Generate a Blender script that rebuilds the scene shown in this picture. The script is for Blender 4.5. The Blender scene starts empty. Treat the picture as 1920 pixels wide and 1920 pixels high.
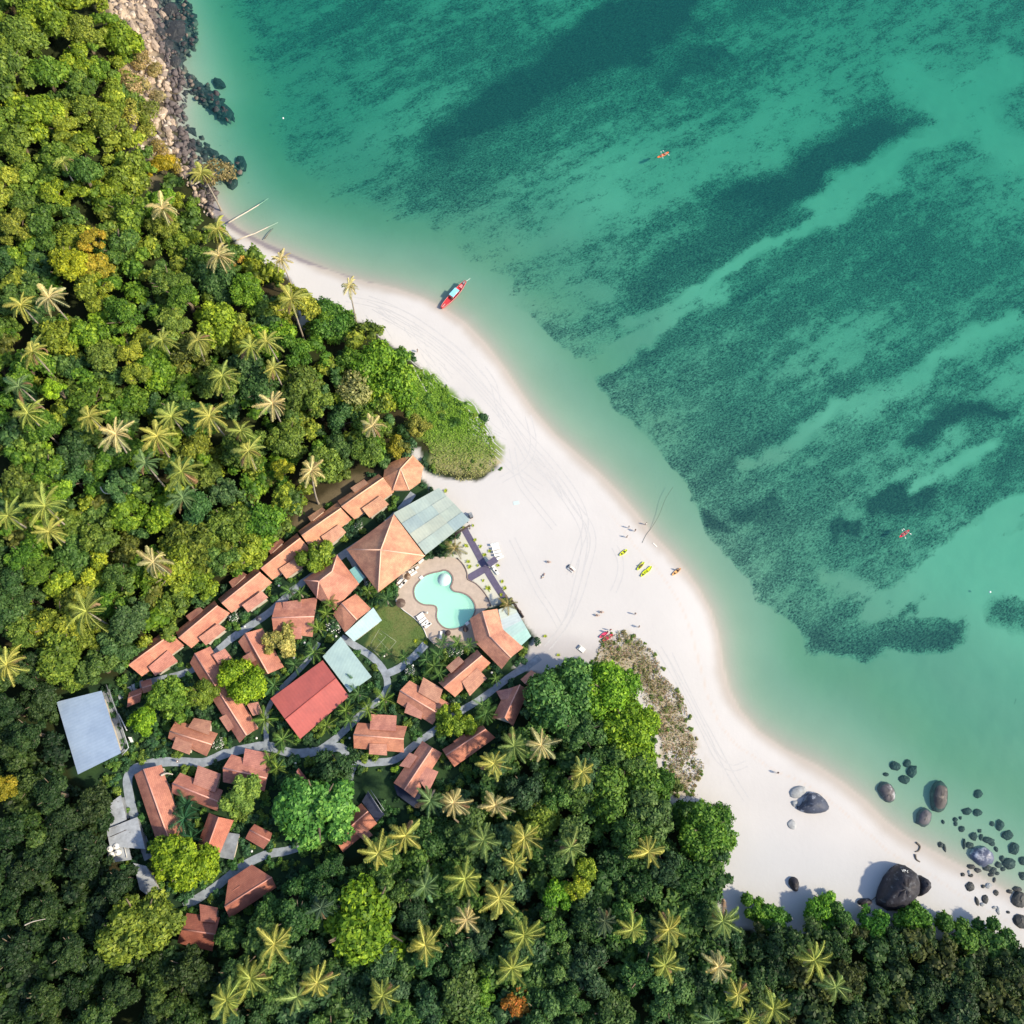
import bpy, bmesh, math, random, bisect
import numpy as np
from mathutils import Vector, Matrix

random.seed(7)
RNG = np.random.default_rng(7)
SC = bpy.context.scene
COL = SC.collection

# ------------------------------------------------------------------ camera
F, H = 1600.0, 216.0                     # focal length in pixels of a 1920 px frame, drone height in metres
zc = Vector((70, 540, 1600)).normalized()  # world up seen by the camera
xw = (Vector((1, 0, 0)) - zc * zc.x).normalized()
yw = zc.cross(xw)
M = Matrix((xw, yw, zc))                 # camera space -> world space
cam_d = bpy.data.cameras.new('camera'); cam = bpy.data.objects.new('camera', cam_d); COL.objects.link(cam)
cam_d.sensor_width = 36; cam_d.lens = 36 * F / 1920; cam_d.clip_end = 9000; cam_d.clip_start = 1
cam.matrix_world = Matrix.Translation((0, 0, H)) @ M.to_4x4()
SC.camera = cam
Mn = np.array(M)

# ------------------------------------------------------------------ light
SUN_AZ, SUN_EL = math.radians(-14), math.radians(40)   # azimuth measured from +x (picture right)
w = bpy.data.worlds.new("World"); SC.world = w; w.use_nodes = True
nt = w.node_tree; bg = nt.nodes['Background']
sky = nt.nodes.new('ShaderNodeTexSky'); sky.sky_type = 'NISHITA'; sky.sun_disc = False
sky.sun_elevation = SUN_EL; sky.sun_rotation = math.radians(90) - SUN_AZ
nt.links.new(sky.outputs[0], bg.inputs[0]); bg.inputs[1].default_value = 0.15
sl = bpy.data.lights.new('sun', 'SUN'); sl.energy = 3.9; sl.angle = math.radians(2.5); sl.color = (1.0, 0.86, 0.62)
so = bpy.data.objects.new('sun', sl); COL.objects.link(so)
sv = Vector((math.cos(SUN_AZ) * math.cos(SUN_EL), math.sin(SUN_AZ) * math.cos(SUN_EL), math.sin(SUN_EL)))
so.rotation_euler = sv.to_track_quat('Z', 'Y').to_euler()
SC.view_settings.view_transform = 'Standard'; SC.view_settings.look = 'None'
SC.view_settings.gamma = 1; SC.view_settings.use_curve_mapping = False
SC.view_settings.exposure = 0.60

# ------------------------------------------------------------------ projection helpers
def P(px, py, z=0.0):
    d = M @ Vector(((px - 960) / F, -(py - 960) / F, -1))
    t = (z - H) / d.z
    return Vector((d.x * t, d.y * t, z))

def to_px(x, y, z):
    p = np.stack([x, y, z - H], -1) @ Mn     # world -> camera (Mn orthonormal)
    return 960 + F * p[..., 0] / -p[..., 2], 960 - F * p[..., 1] / -p[..., 2]

def smooth(a, b, x):
    t = np.clip((x - a) / (b - a), 0, 1)
    return t * t * (3 - 2 * t)

def vnoise(x, y, scale, seed=0):
    x = x / scale; y = y / scale
    xi = np.floor(x).astype(np.int64); yi = np.floor(y).astype(np.int64)
    fx = x - xi; fy = y - yi; fx = fx * fx * (3 - 2 * fx); fy = fy * fy * (3 - 2 * fy)
    def h(a, b):
        n = (a * 374761393 + b * 668265263 + seed * 974634777) & 0x7fffffff
        n = ((n ^ (n >> 13)) * 1274126177) & 0x7fffffff
        return ((n ^ (n >> 16)) & 0xffff) / 65535.0
    return (h(xi, yi) * (1 - fx) + h(xi + 1, yi) * fx) * (1 - fy) + (h(xi, yi + 1) * (1 - fx) + h(xi + 1, yi + 1) * fx) * fy

def fbm(x, y, scale, seed=0, o=4):
    s = 0; a = 1; t = 0
    for k in range(o):
        s = s + a * vnoise(x + 31 * k, y - 17 * k, scale / 2 ** k, seed + k); t += a; a *= .55
    return s / t

def inpoly(x, y, poly):
    x = np.asarray(x, float); y = np.asarray(y, float)
    r = np.zeros(x.shape, bool); n = len(poly)
    for i in range(n):
        x1, y1 = poly[i]; x2, y2 = poly[(i + 1) % n]
        if y1 == y2: continue
        c = ((y1 > y) != (y2 > y)) & (x < (x2 - x1) * (y - y1) / (y2 - y1) + x1)
        r ^= c
    return r

def dline(x, y, pts, closed=False):
    x = np.asarray(x, float); y = np.asarray(y, float)
    best = np.full(x.shape, 1e9)
    q = list(pts) + ([pts[0]] if closed else [])
    for (x1, y1), (x2, y2) in zip(q[:-1], q[1:]):
        dx, dy = x2 - x1, y2 - y1
        t = np.clip(((x - x1) * dx + (y - y1) * dy) / (dx * dx + dy * dy + 1e-9), 0, 1)
        best = np.minimum(best, (x - x1 - t * dx) ** 2 + (y - y1 - t * dy) ** 2)
    return np.sqrt(best)

SHORE = [(262,-40),(285,10),(300,60),(318,120),(335,170),(326,210),(335,250),(345,290),(368,330),(393,370),(418,405),(450,432),
 (500,458),(560,484),(620,508),(680,527),(740,541),(790,558),(830,578),(870,604),(910,645),(945,690),(975,735),(1000,770),(1040,815),
 (1080,850),(1120,885),(1160,925),(1195,965),(1225,1005),(1255,1035),(1285,1070),(1310,1105),(1332,1145),(1346,1190),(1353,1240),
 (1365,1290),(1385,1330),(1420,1370),(1470,1405),(1530,1435),(1580,1468),(1620,1500),(1660,1540),(1700,1570),(1750,1597),(1800,1624),
 (1850,1652),(1920,1692),(2050,1760)]
shore_w = [tuple(P(a, b, 0)[:2]) for a, b in SHORE]
s0 = shore_w[0]; s1 = shore_w[-1]
shore_w = [(s0[0] - 400, s0[1] + 2600), (s0[0] - 60, s0[1] + 150)] + shore_w + [(s1[0] + 60, s1[1] - 30), (s1[0] + 2600, s1[1] - 500)]
land_poly = shore_w + [(3500, -4000), (-4000, -4000), (-4000, 4000)]
RA, RB = P(240, 1250, 1), P(790, 870, 1)
rn = Vector((-(RB - RA).y, (RB - RA).x)).normalized()
POOL = [(776.7,1102.5),(785.8,1091),(797.3,1079.6),(811,1075),(824.8,1072.7),(834,1069.3),(843,1073.9),(848.9,1084),(846.6,1094.5),
 (843,1101),(850,1110.5),(863.8,1111.7),(877.5,1117.4),(887.8,1128.9),(891,1141.5),(886,1155),(876,1167.8),(863.8,1175.8),(847.7,1179),
 (834,1177),(822.5,1166.7),(819,1155),(821,1143.8),(819,1135.7),(808.8,1133),(797,1133.4),(785.8,1128.9),(777.8,1119.7)]
def chaikin(p, n=2):
    for _ in range(n):
        q = []
        for i in range(len(p)):
            a, b = p[i], p[(i + 1) % len(p)]
            q += [(a[0] * .75 + b[0] * .25, a[1] * .75 + b[1] * .25), (a[0] * .25 + b[0] * .75, a[1] * .25 + b[1] * .75)]
        p = q
    return p
pool_w = [tuple(P(a, b, 1.2)[:2]) for a, b in chaikin(POOL, 1)]
DK = 1.36                                  # pool deck level

def shore_d(x, y):
    d = dline(x, y, shore_w)
    return np.where(inpoly(x, y, land_poly), d, -d)

def ground_z(x, y, d=None, pool=True):
    x = np.asarray(x, float); y = np.asarray(y, float)
    if d is None: d = shore_d(x, y)
    land = 1.25 * (1 - np.exp(-np.maximum(d, 0) / 11))
    s = (x - RA.x) * rn.x + (y - RA.y) * rn.y
    land = land + 8.5 * smooth(10, 75, s) * smooth(4, 35, d)
    rocky = smooth(140, 175, y) * smooth(-90, -115, x)
    land = land + rocky * np.clip(d, 0, 12) * .5 * (.4 + 1.1 * fbm(x, y, 4, 3))
    D = np.maximum(-d, 0)
    sea = -(1.25 * (1 - np.exp(-D / 7)) + 2.7 * (1 - np.exp(-D / 60)) + (1.5 * smooth(60, 290, y) + 2.3 * smooth(10, -100, x)) * smooth(3, 40, D))
    z = np.where(d > 0, land, sea)
    z = z + np.where(d > 0, 0.05 * np.minimum(d / 8, 1) * (fbm(x, y, 6, 9) - .5), .5 * (fbm(x, y, 9, 5) - .5) * smooth(6, 30, D))
    if pool:
        near = (np.abs(x - pool_w[0][0]) < 40) & (np.abs(y - pool_w[0][1]) < 40)
        if near.any():
            xx = np.where(near, x, 1e4)
            dp = np.where(inpoly(xx, y, pool_w), 0, dline(xx, y, pool_w, True))
            z = np.where(near & (dp < .9), np.minimum(z, -.9), z)
    return z

GRID = []
def gz(x, y):
    if GRID:
        ax, ay, g = GRID; i = min(max(bisect.bisect_right(ax, x) - 1, 0), len(ax) - 2); j = min(max(bisect.bisect_right(ay, y) - 1, 0), len(ay) - 2)
        s = (x - ax[i]) / (ax[i + 1] - ax[i]); t = (y - ay[j]) / (ay[j + 1] - ay[j])
        return float((g[j, i] * (1 - s) + g[j, i + 1] * s) * (1 - t) + (g[j + 1, i] * (1 - s) + g[j + 1, i + 1] * s) * t)
    return float(ground_z(np.array([x]), np.array([y]), pool=False)[0])

def on_ground(px, py, h=0.0):
    """world point h metres above the ground that shows at a pixel"""
    z = 1.2 + h
    for _ in range(4):
        p = P(px, py, z); z = gz(p.x, p.y) + h
    return P(px, py, z)

# ------------------------------------------------------------------ scene helpers
def tag(o, label=None, cat=None, group=None, kind=None):
    if label: o['label'] = label
    if cat: o['category'] = cat
    if group: o['group'] = group
    if kind: o['kind'] = kind
    return o

def empty(name, loc, label, cat, group=None, rz=0.0):
    o = bpy.data.objects.new(name, None); COL.objects.link(o); o.location = loc; o.rotation_euler.z = rz
    o.empty_display_size = .5
    return tag(o, label, cat, group)

def link_obj(name, me, parent=None, loc=None, mat=None):
    o = bpy.data.objects.new(name, me); COL.objects.link(o)
    if mat is not None and not me.materials: me.materials.append(mat)
    if parent is not None: o.parent = parent
    if loc is not None: o.location = loc
    return o

def pymesh(name, verts, faces, parent=None, mat=None, loc=None, smooth_=False):
    me = bpy.data.meshes.new(name)
    me.from_pydata([tuple(v) for v in verts], [], faces); me.update()
    if smooth_: me.polygons.foreach_set('use_smooth', [True] * len(me.polygons))
    return link_obj(name, me, parent, loc, mat)

def fastmesh(name, V, Q, attr=None, mat=None):
    me = bpy.data.meshes.new(name); k = Q.shape[1]
    me.vertices.add(len(V)); me.vertices.foreach_set('co', np.asarray(V, np.float32).ravel())
    me.loops.add(Q.size); me.loops.foreach_set('vertex_index', np.asarray(Q, np.int32).ravel())
    me.polygons.add(len(Q)); me.polygons.foreach_set('loop_start', np.arange(0, Q.size, k, dtype=np.int32))
    me.update(calc_edges=True)
    for nm, a in (attr or {}).items():
        if a.ndim == 1:
            at = me.attributes.new(nm, 'FLOAT', 'POINT'); at.data.foreach_set('value', a.astype(np.float32))
        else:
            at = me.attributes.new(nm, 'FLOAT_COLOR', 'POINT'); at.data.foreach_set('color', a.astype(np.float32).ravel())
    if mat: me.materials.append(mat)
    return me

def box(c, s, rz=0.0, u=None):
    """8 vertices + faces of a box centred at c with half sizes s"""
    cs, sn = math.cos(rz), math.sin(rz); V = []
    for z in (-1, 1):
        for x, y in ((-1, -1), (1, -1), (1, 1), (-1, 1)):
            a, b = x * s[0], y * s[1]
            V.append((c[0] + a * cs - b * sn, c[1] + a * sn + b * cs, c[2] + z * s[2]))
    return V, [(3, 2, 1, 0), (4, 5, 6, 7), (0, 1, 5, 4), (1, 2, 6, 5), (2, 3, 7, 6), (3, 0, 4, 7)]

def boxes(name, lst, parent=None, mat=None, loc=None):
    V, Fc = [], []
    for c, s, rz in lst:
        v, f = box(c, s, rz); n = len(V); V += v; Fc += [tuple(i + n for i in q) for q in f]
    return pymesh(name, V, Fc, parent, mat, loc)

def tube(name, pts, radii, parent=None, mat=None, n=7, loc=None):
    V, Fc = [], []
    for i, p in enumerate(pts):
        p = Vector(p); a = Vector(pts[max(i - 1, 0)]); b = Vector(pts[min(i + 1, len(pts) - 1)])
        t = (b - a).normalized(); u = t.cross(Vector((0, 0, 1)))
        if u.length < .05: u = t.cross(Vector((1, 0, 0)))
        u.normalize(); v = t.cross(u)
        r = radii[i] if hasattr(radii, '__len__') else radii
        for k in range(n):
            a_ = 2 * math.pi * k / n; V.append(p + (u * math.cos(a_) + v * math.sin(a_)) * r)
    for i in range(len(pts) - 1):
        for k in range(n):
            Fc.append((i * n + k, i * n + (k + 1) % n, (i + 1) * n + (k + 1) % n, (i + 1) * n + k))
    Fc.append(tuple(range(n))[::-1]); Fc.append(tuple(range((len(pts) - 1) * n, len(pts) * n)))
    return pymesh(name, V, Fc, parent, mat, loc, True)

# ------------------------------------------------------------------ materials
def mat_base(name):
    m = bpy.data.materials.new(name); m.use_nodes = True
    t = m.node_tree; b = t.nodes['Principled BSDF']
    return m, t, b

def N(t, kind, **kw):
    n = t.nodes.new(kind)
    for k, v in kw.items():
        if k.startswith('i_'):
            s = k[2:]; s = int(s) if s.isdigit() else s.replace('_', ' ')
            n.inputs[s].default_value = v
        else: setattr(n, k, v)
    return n

def mixc(t, fac, a, b, mode='MIX'):
    n = N(t, 'ShaderNodeMix', data_type='RGBA', blend_type=mode)
    for s, v in ((0, fac), (6, a), (7, b)):
        if hasattr(v, 'links'): t.links.new(v, n.inputs[s])
        elif isinstance(v, (int, float)): n.inputs[s].default_value = v if s == 0 else (v, v, v, 1)
        else: n.inputs[s].default_value = (*v[:3], 1)
    return n.outputs[2]

def math_(t, op, a, b=None, clamp=False):
    n = N(t, 'ShaderNodeMath', operation=op, use_clamp=clamp)
    for s, v in ((0, a), (1, b)):
        if v is None: continue
        if hasattr(v, 'links'): t.links.new(v, n.inputs[s])
        else: n.inputs[s].default_value = v
    return n.outputs[0]

def noise_(t, scale, detail=4, rough=.6, vec=None):
    n = N(t, 'ShaderNodeTexNoise'); n.inputs['Scale'].default_value = scale
    n.inputs['Detail'].default_value = detail; n.inputs['Roughness'].default_value = rough
    if vec is not None: t.links.new(vec, n.inputs['Vector'])
    return n.outputs[0]

def plain(name, col, rough=.7, var=.15, scale=1.5, objcol=False, bump=0.0, metal=0.0, bscale=4, stretch=None, spec=.3, stain=None):
    m, t, b = mat_base(name)
    g = N(t, 'ShaderNodeNewGeometry'); vec = g.outputs['Position']
    n = noise_(t, scale, 5, .65, vec)
    base = (*col, 1)
    if objcol:
        oi = N(t, 'ShaderNodeObjectInfo'); base = oi.outputs['Color']
    dark = mixc(t, 1.0, base, (1 - 2 * var,) * 3, 'MULTIPLY')
    r = N(t, 'ShaderNodeMapRange'); r.inputs[1].default_value = .3; r.inputs[2].default_value = .7
    t.links.new(n, r.inputs[0])
    c = mixc(t, r.outputs[0], dark, base)
    if stain:
        n2 = noise_(t, stain[1], 4, .7, vec)
        k = N(t, 'ShaderNodeMapRange'); k.inputs[1].default_value = .55; k.inputs[2].default_value = .72; k.inputs[4].default_value = stain[2]
        t.links.new(n2, k.inputs[0]); c = mixc(t, k.outputs[0], c, stain[0])
    t.links.new(c, b.inputs['Base Color']); b.inputs['Roughness'].default_value = rough
    b.inputs['Metallic'].default_value = metal; b.inputs['Specular IOR Level'].default_value = spec
    if bump:
        bn = N(t, 'ShaderNodeBump'); bn.inputs['Strength'].default_value = bump; bn.inputs['Distance'].default_value = .1
        t.links.new(noise_(t, bscale, 4, .6, vec), bn.inputs['Height']); t.links.new(bn.outputs[0], b.inputs['Normal'])
    return m

def leaf_mat(name, trans=.35):
    m = bpy.data.materials.new(name); m.use_nodes = True; t = m.node_tree; t.nodes.clear()
    o = N(t, 'ShaderNodeOutputMaterial'); oi = N(t, 'ShaderNodeObjectInfo')
    at = N(t, 'ShaderNodeAttribute', attribute_name='lv')
    hs = N(t, 'ShaderNodeHueSaturation'); hs.inputs['Saturation'].default_value = 1.0
    t.links.new(oi.outputs['Color'], hs.inputs['Color']); t.links.new(at.outputs['Fac'], hs.inputs['Value'])
    h = math_(t, 'MULTIPLY_ADD', at.outputs['Fac'], -.035); h.node.inputs[2].default_value = .535
    t.links.new(h, hs.inputs['Hue'])
    d = N(t, 'ShaderNodeBsdfDiffuse'); tr = N(t, 'ShaderNodeBsdfTranslucent'); g = N(t, 'ShaderNodeBsdfGlossy')
    g.inputs['Roughness'].default_value = .55
    t.links.new(hs.outputs[0], d.inputs[0])
    yc = mixc(t, .6, hs.outputs[0], (1.25, 1.15, .5), 'MULTIPLY'); t.links.new(yc, tr.inputs[0])
    ms = N(t, 'ShaderNodeMixShader'); ms.inputs[0].default_value = trans
    t.links.new(d.outputs[0], ms.inputs[1]); t.links.new(tr.outputs[0], ms.inputs[2])
    m2 = N(t, 'ShaderNodeMixShader'); m2.inputs[0].default_value = .02
    t.links.new(ms.outputs[0], m2.inputs[1]); t.links.new(g.outputs[0], m2.inputs[2]); t.links.new(m2.outputs[0], o.inputs[0])
    return m
MLEAF = leaf_mat('leaf', .3); MFROND = leaf_mat('palm_frond', .25)
MBARK = plain('bark', (.22, .17, .12), .9, .2, 3)
MPALMBARK = plain('palm_bark', (.42, .36, .29), .9, .2, 2)

def tile_mat(name):
    m, t, b = mat_base(name)
    oi = N(t, 'ShaderNodeObjectInfo'); g = N(t, 'ShaderNodeNewGeometry')
    n1 = noise_(t, .35, 5, .65, g.outputs['Position']); n2 = noise_(t, 2.5, 3, .6, g.outputs['Position'])
    uv = N(t, 'ShaderNodeUVMap')
    br = N(t, 'ShaderNodeTexBrick'); br.inputs['Scale'].default_value = 1.0; br.inputs['Brick Width'].default_value = .34
    br.inputs['Row Height'].default_value = .42; br.inputs['Mortar Size'].default_value = .03
    br.inputs['Color1'].default_value = (1, 1, 1, 1); br.inputs['Color2'].default_value = (.8, .8, .8, 1); br.inputs['Mortar'].default_value = (.55, .5, .5, 1)
    t.links.new(uv.outputs[0], br.inputs['Vector'])
    c = mixc(t, .7, oi.outputs['Color'], br.outputs[0], 'MULTIPLY')
    r = N(t, 'ShaderNodeMapRange'); r.inputs[1].default_value = .38; r.inputs[2].default_value = .66
    t.links.new(n1, r.inputs[0])
    c = mixc(t, r.outputs[0], mixc(t, 1.0, c, (.66, .60, .64), 'MULTIPLY'), c)
    k = N(t, 'ShaderNodeMapRange'); k.inputs[1].default_value = .56; k.inputs[2].default_value = .74; k.inputs[4].default_value = .45
    t.links.new(n2, k.inputs[0]); c = mixc(t, k.outputs[0], c, (.25, .13, .1))
    t.links.new(c, b.inputs['Base Color']); b.inputs['Roughness'].default_value = .75
    bn = N(t, 'ShaderNodeBump'); bn.inputs['Strength'].default_value = .5; bn.inputs['Distance'].default_value = .05
    t.links.new(br.outputs['Fac'], bn.inputs['Height']); bn.invert = True; t.links.new(bn.outputs[0], b.inputs['Normal'])
    return m
MTILE = tile_mat('roof_tile')

def corr_mat(name, rough=.45):
    """corrugated sheet: ribs run down the slope"""
    m, t, b = mat_base(name)
    oi = N(t, 'ShaderNodeObjectInfo'); g = N(t, 'ShaderNodeNewGeometry'); uv = N(t, 'ShaderNodeUVMap')
    wv = N(t, 'ShaderNodeTexWave', bands_direction='X'); wv.inputs['Scale'].default_value = .42
    t.links.new(uv.outputs[0], wv.inputs['Vector'])
    n1 = noise_(t, .28, 5, .7, g.outputs['Position']); n2 = noise_(t, 1.4, 5, .75, g.outputs['Position'])
    c = mixc(t, .05, oi.outputs['Color'], wv.outputs[0], 'MULTIPLY')
    r = N(t, 'ShaderNodeMapRange'); r.inputs[1].default_value = .35; r.inputs[2].default_value = .65
    t.links.new(n1, r.inputs[0]); c = mixc(t, r.outputs[0], mixc(t, 1.0, c, (.8, .82, .86), 'MULTIPLY'), c)
    k = N(t, 'ShaderNodeMapRange'); k.inputs[1].default_value = .6; k.inputs[2].default_value = .78; k.inputs[4].default_value = .4
    t.links.new(n2, k.inputs[0]); c = mixc(t, k.outputs[0], c, (.3, .27, .24))
    t.links.new(c, b.inputs['Base Color']); b.inputs['Roughness'].default_value = rough
    bn = N(t, 'ShaderNodeBump'); bn.inputs['Strength'].default_value = .12; bn.inputs['Distance'].default_value = .04
    t.links.new(wv.outputs['Fac'], bn.inputs['Height']); t.links.new(bn.outputs[0], b.inputs['Normal'])
    return m
MSHEET = corr_mat('corrugated_sheet')
MWALL = plain('render_wall', (.62, .56, .48), .9, .12, .6)
MCONC = plain('concrete', (.30, .33, .37), .9, .25, .5, stain=((.12, .13, .14), .9, .6))
MCONCL = plain('pale_concrete', (.42, .46, .52), .85, .22, .5, stain=((.16, .15, .15), 1.2, .7))
MPATH = plain('path_paving', (.33, .38, .45), .9, .2, .7, stain=((.14, .17, .15), 1.1, .5))
MWHITE = plain('white_paint', (.8, .8, .78), .5, .06, 2)
MWOOD = plain('weathered_wood', (.10, .075, .07), .85, .2, 3)
MPAVE = plain('purple_grey_paving', (.13, .115, .19), .85, .15, 1.2)
MDECK = plain('pool_paving', (.52, .43, .36), .85, .10, .8, stain=((.38, .31, .27), 2, .5))
MCOPE = plain('coping_stone', (.30, .23, .21), .8, .2, 2)
MNAVY = plain('dark_blue_terrace', (.025, .035, .075), .7, .2, 1)
MRIDGE = plain('ridge_tile', (.75, .4, .3), .75, .12, 2, objcol=True)
MPAINT = plain('paint', (1, 1, 1), .45, .05, 3, objcol=True)
MSKIN = plain('skin', (.45, .26, .17), .6, .05, 6)
MSAND = None

# ================================================================== TERRAIN
SAND = [(395,385),(425,440),(455,468),(500,500),(535,520),(562,565),(560,610),(590,640),(600,590),(640,590),(670,600),(700,625),(745,650),(775,685),
 (800,700),(850,740),(900,785),(930,835),(936,880),(905,897),(850,900),(815,892),(795,880),(785,840),(770,840),(790,900),(830,930),(870,985),(850,1010),(840,1035),
 (870,1060),(880,1090),(905,1110),(920,1140),(955,1125),(985,1170),(1002,1195),(985,1235),(960,1255),(1010,1262),(1110,1255),(1200,1320),(1230,1480),(1280,1520),(1340,1560),(1350,1640),(1345,1700),
 (1380,1740),(1480,1760),(1500,1790),(1520,1740),(1620,1760),(1760,1760),(1940,1790),(2100,1900),(2100,1500),(1300,900),(800,400),(380,330)]
DUNE = [(762,690),(800,694),(850,738),(903,785),(930,835),(934,878),(905,893),(855,897),(812,890),(800,840),(770,790),(740,740)]
SCRUB = [(1130,1195),(1170,1188),(1205,1205),(1245,1262),(1290,1345),(1312,1425),(1300,1485),(1262,1488),(1240,1430),(1228,1330),(1190,1262),(1120,1240)]
LAWN = [(708,1150),(735,1120),(752,1142),(782,1162),(800,1192),(792,1212),(770,1228),(745,1240),(706,1226),(684,1206),(700,1175)]
CLEAR = [(612,925),(660,890),(715,880),(720,905),(655,935),(560,990),(530,1010),(560,960)]
CSAND = [(1450,1180),(1180,1180)]
BANK = [(392,366),(412,400),(440,428),(480,450),(520,468),(560,484),(610,500),(655,513),(700,524)]
VILL = [(222,1270),(330,1180),(560,985),(735,862),(800,850),(830,905),(900,990),(1005,1190),(1000,1262),(965,1370),(905,1440),(830,1505),
 (790,1525),(705,1585),(645,1612),(520,1690),(400,1800),(325,1770),(300,1720),(240,1650),(192,1560),(200,1490),(140,1465),(100,1310),(185,1280)]

b_lo = np.array([min(P(0, 1920, 0).x, P(0, 0, 0).x), P(0, 1920, 0).y]); b_hi = np.array([P(1920, 0, 0).x, max(P(0, 0, 0).y, P(1920, 0, 0).y)])
x0, x1 = b_lo[0] - 25, b_hi[0] + 25; y0, y1 = min(b_lo[1], P(1920, 1920, 0).y) - 25, b_hi[1] + 25
def axis(a, b, st):
    far = np.cumsum(st * 1.45 ** np.arange(1, 20)); far = far[far < 2600]
    return np.concatenate([(a - far)[::-1], np.arange(a, b, st), b + far])
AX, AY = axis(x0, x1, .62), axis(y0, y1, .62)
GX, GY = np.meshgrid(AX, AY)
gx, gy = GX.ravel(), GY.ravel()
gd = shore_d(gx, gy)
gnp = ground_z(gx, gy, gd, False); gzv = ground_z(gx, gy, gd); GRID[:] = [AX.tolist(), AY.tolist(), gnp.reshape(len(AY), len(AX))]
U, Vp = to_px(gx, gy, np.clip(gzv, 0, 12))
bad = (np.abs(U) > 6000) | (np.abs(Vp) > 6000)
wob = (fbm(gx, gy, 4, 21, 4) - .5) * 16; wob2 = (fbm(gx, gy, 3.5, 22, 4) - .5) * 16
u, v = U + wob, Vp + wob2
def soft(poly, wd=6, uu=None, vv=None):
    uu = u if uu is None else uu; vv = v if vv is None else vv
    d = dline(uu, vv, poly, True); return smooth(-wd, wd, np.where(inpoly(uu, vv, poly), d, -d))
def lay(c, m, new):
    return c * (1 - m[:, None]) + np.asarray(new)[None, :] * m[:, None] if np.ndim(new) == 1 else c * (1 - m[:, None]) + new * m[:, None]
n1 = fbm(gx, gy, 14, 1, 5); n2 = fbm(gx, gy, 3, 2, 4); n3 = fbm(gx, gy, 1.6, 4, 3)
col = np.tile(np.array([.028, .038, .014]), (len(gx), 1))
col = lay(col, smooth(.5, .7, n1), [.05, .042, .022])
rough = np.zeros(len(gx))                                  # 0 soil, 1 sand
m_v = soft(VILL, 10); col = lay(col, m_v, [.022, .05, .026])
col = lay(col, m_v * smooth(.45, .65, n2), [.035, .075, .03])
m_l = soft(LAWN, 4); col = lay(col, m_l, [.11, .17, .05]); col = lay(col, m_l * smooth(.4, .7, n2), [.17, .19, .07])
col = lay(col, soft(CLEAR, 10), np.stack([.12 + .08 * n2, .10 + .06 * n2, .06 + .04 * n2], 1))
sandc = np.stack([.575 + 0 * n1, .56 + 0 * n1, .56 + 0 * n1], 1) * (.90 + .14 * n1[:, None])
m_s = soft(SAND, 4) * (gd > -1); rough = m_s.copy()
# dry sand, damp tan strip at the waterline, faint terraces left by the tides
wet = smooth(3.6, .3, gd + 3 * (n1 - .5)); sandw = lay(sandc, wet * .8, [.40, .355, .315])
terr = smooth(.35, .0, np.abs(gd - 6.2 - 3 * (n1 - .5))) * .35 * smooth(900, 1050, Vp)
sandw = lay(sandw, terr, [.55, .42, .33])
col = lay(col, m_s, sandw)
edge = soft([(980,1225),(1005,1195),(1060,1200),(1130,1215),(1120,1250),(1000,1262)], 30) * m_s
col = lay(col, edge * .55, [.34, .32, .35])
sshade = soft([(1345,1600),(1440,1560),(1700,1620),(1920,1700),(1920,1780),(1345,1760)], 60) * m_s  # soft bluish shade beside trees and boulder, put into the sand colour
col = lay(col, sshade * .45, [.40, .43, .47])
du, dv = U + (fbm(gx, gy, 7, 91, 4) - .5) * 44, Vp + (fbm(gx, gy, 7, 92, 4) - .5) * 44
m_d = soft(DUNE, 5, du, dv); g_top = smooth(900, 800, Vp + 30 * (n1 - .5))
col = lay(col, m_d, lay(np.stack([.24 + .16 * n2, .25 + .10 * n2, .11 + .08 * n2], 1), g_top, [.14, .25, .04]))
col = lay(col, m_d * smooth(.56, .66, fbm(gx, gy, 5, 41, 4)) * (1 - g_top), [.55, .45, .34])
m_c = soft(SCRUB, 12, du, dv) * smooth(.36, .52, fbm(gx, gy, 5, 93, 4)); col = lay(col, m_c * (.65 + .2 * n2), np.stack([.30 + .10 * n2, .25 + .08 * n2, .15 + .06 * n2], 1))
bl = dline(u * .5 + U * .5, v * .5 + Vp * .5, BANK)
col = lay(col, smooth(8.5, 3, bl + 6 * (n2 - .5)) * .85, [.20, .18, .21])
rk = smooth(140, 175, gy) * smooth(-90, -115, gx)
rockc = lay(np.stack([.42 + .2 * n3, .33 + .15 * n3, .24 + .12 * n3], 1), smooth(.5, .62, fbm(gx * .6 + gy, gy * .35 - gx * .8, 4, 77, 4)), [.13, .11, .10])
m_r = rk * smooth(-9, -6, gd + 6 * (n3 - .5)) * smooth(16, 10, gd + 6 * (n1 - .5)); col = lay(col, m_r, rockc)
col = lay(col, m_r * smooth(4.5, 1.0, gd + 3 * (n3 - .5)), np.stack([.05 + .06 * n3, .045 + .05 * n3, .05 + .05 * n3], 1))
garden = soft([(838,1040),(858,1005),(885,1000),(955,1118),(925,1142),(905,1110),(882,1088)], 3)
col = lay(col, garden * .8, np.stack([.50 + .1 * n2, .50 + .1 * n2, .42 + .1 * n2], 1)); rough = np.maximum(rough, garden)
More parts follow.
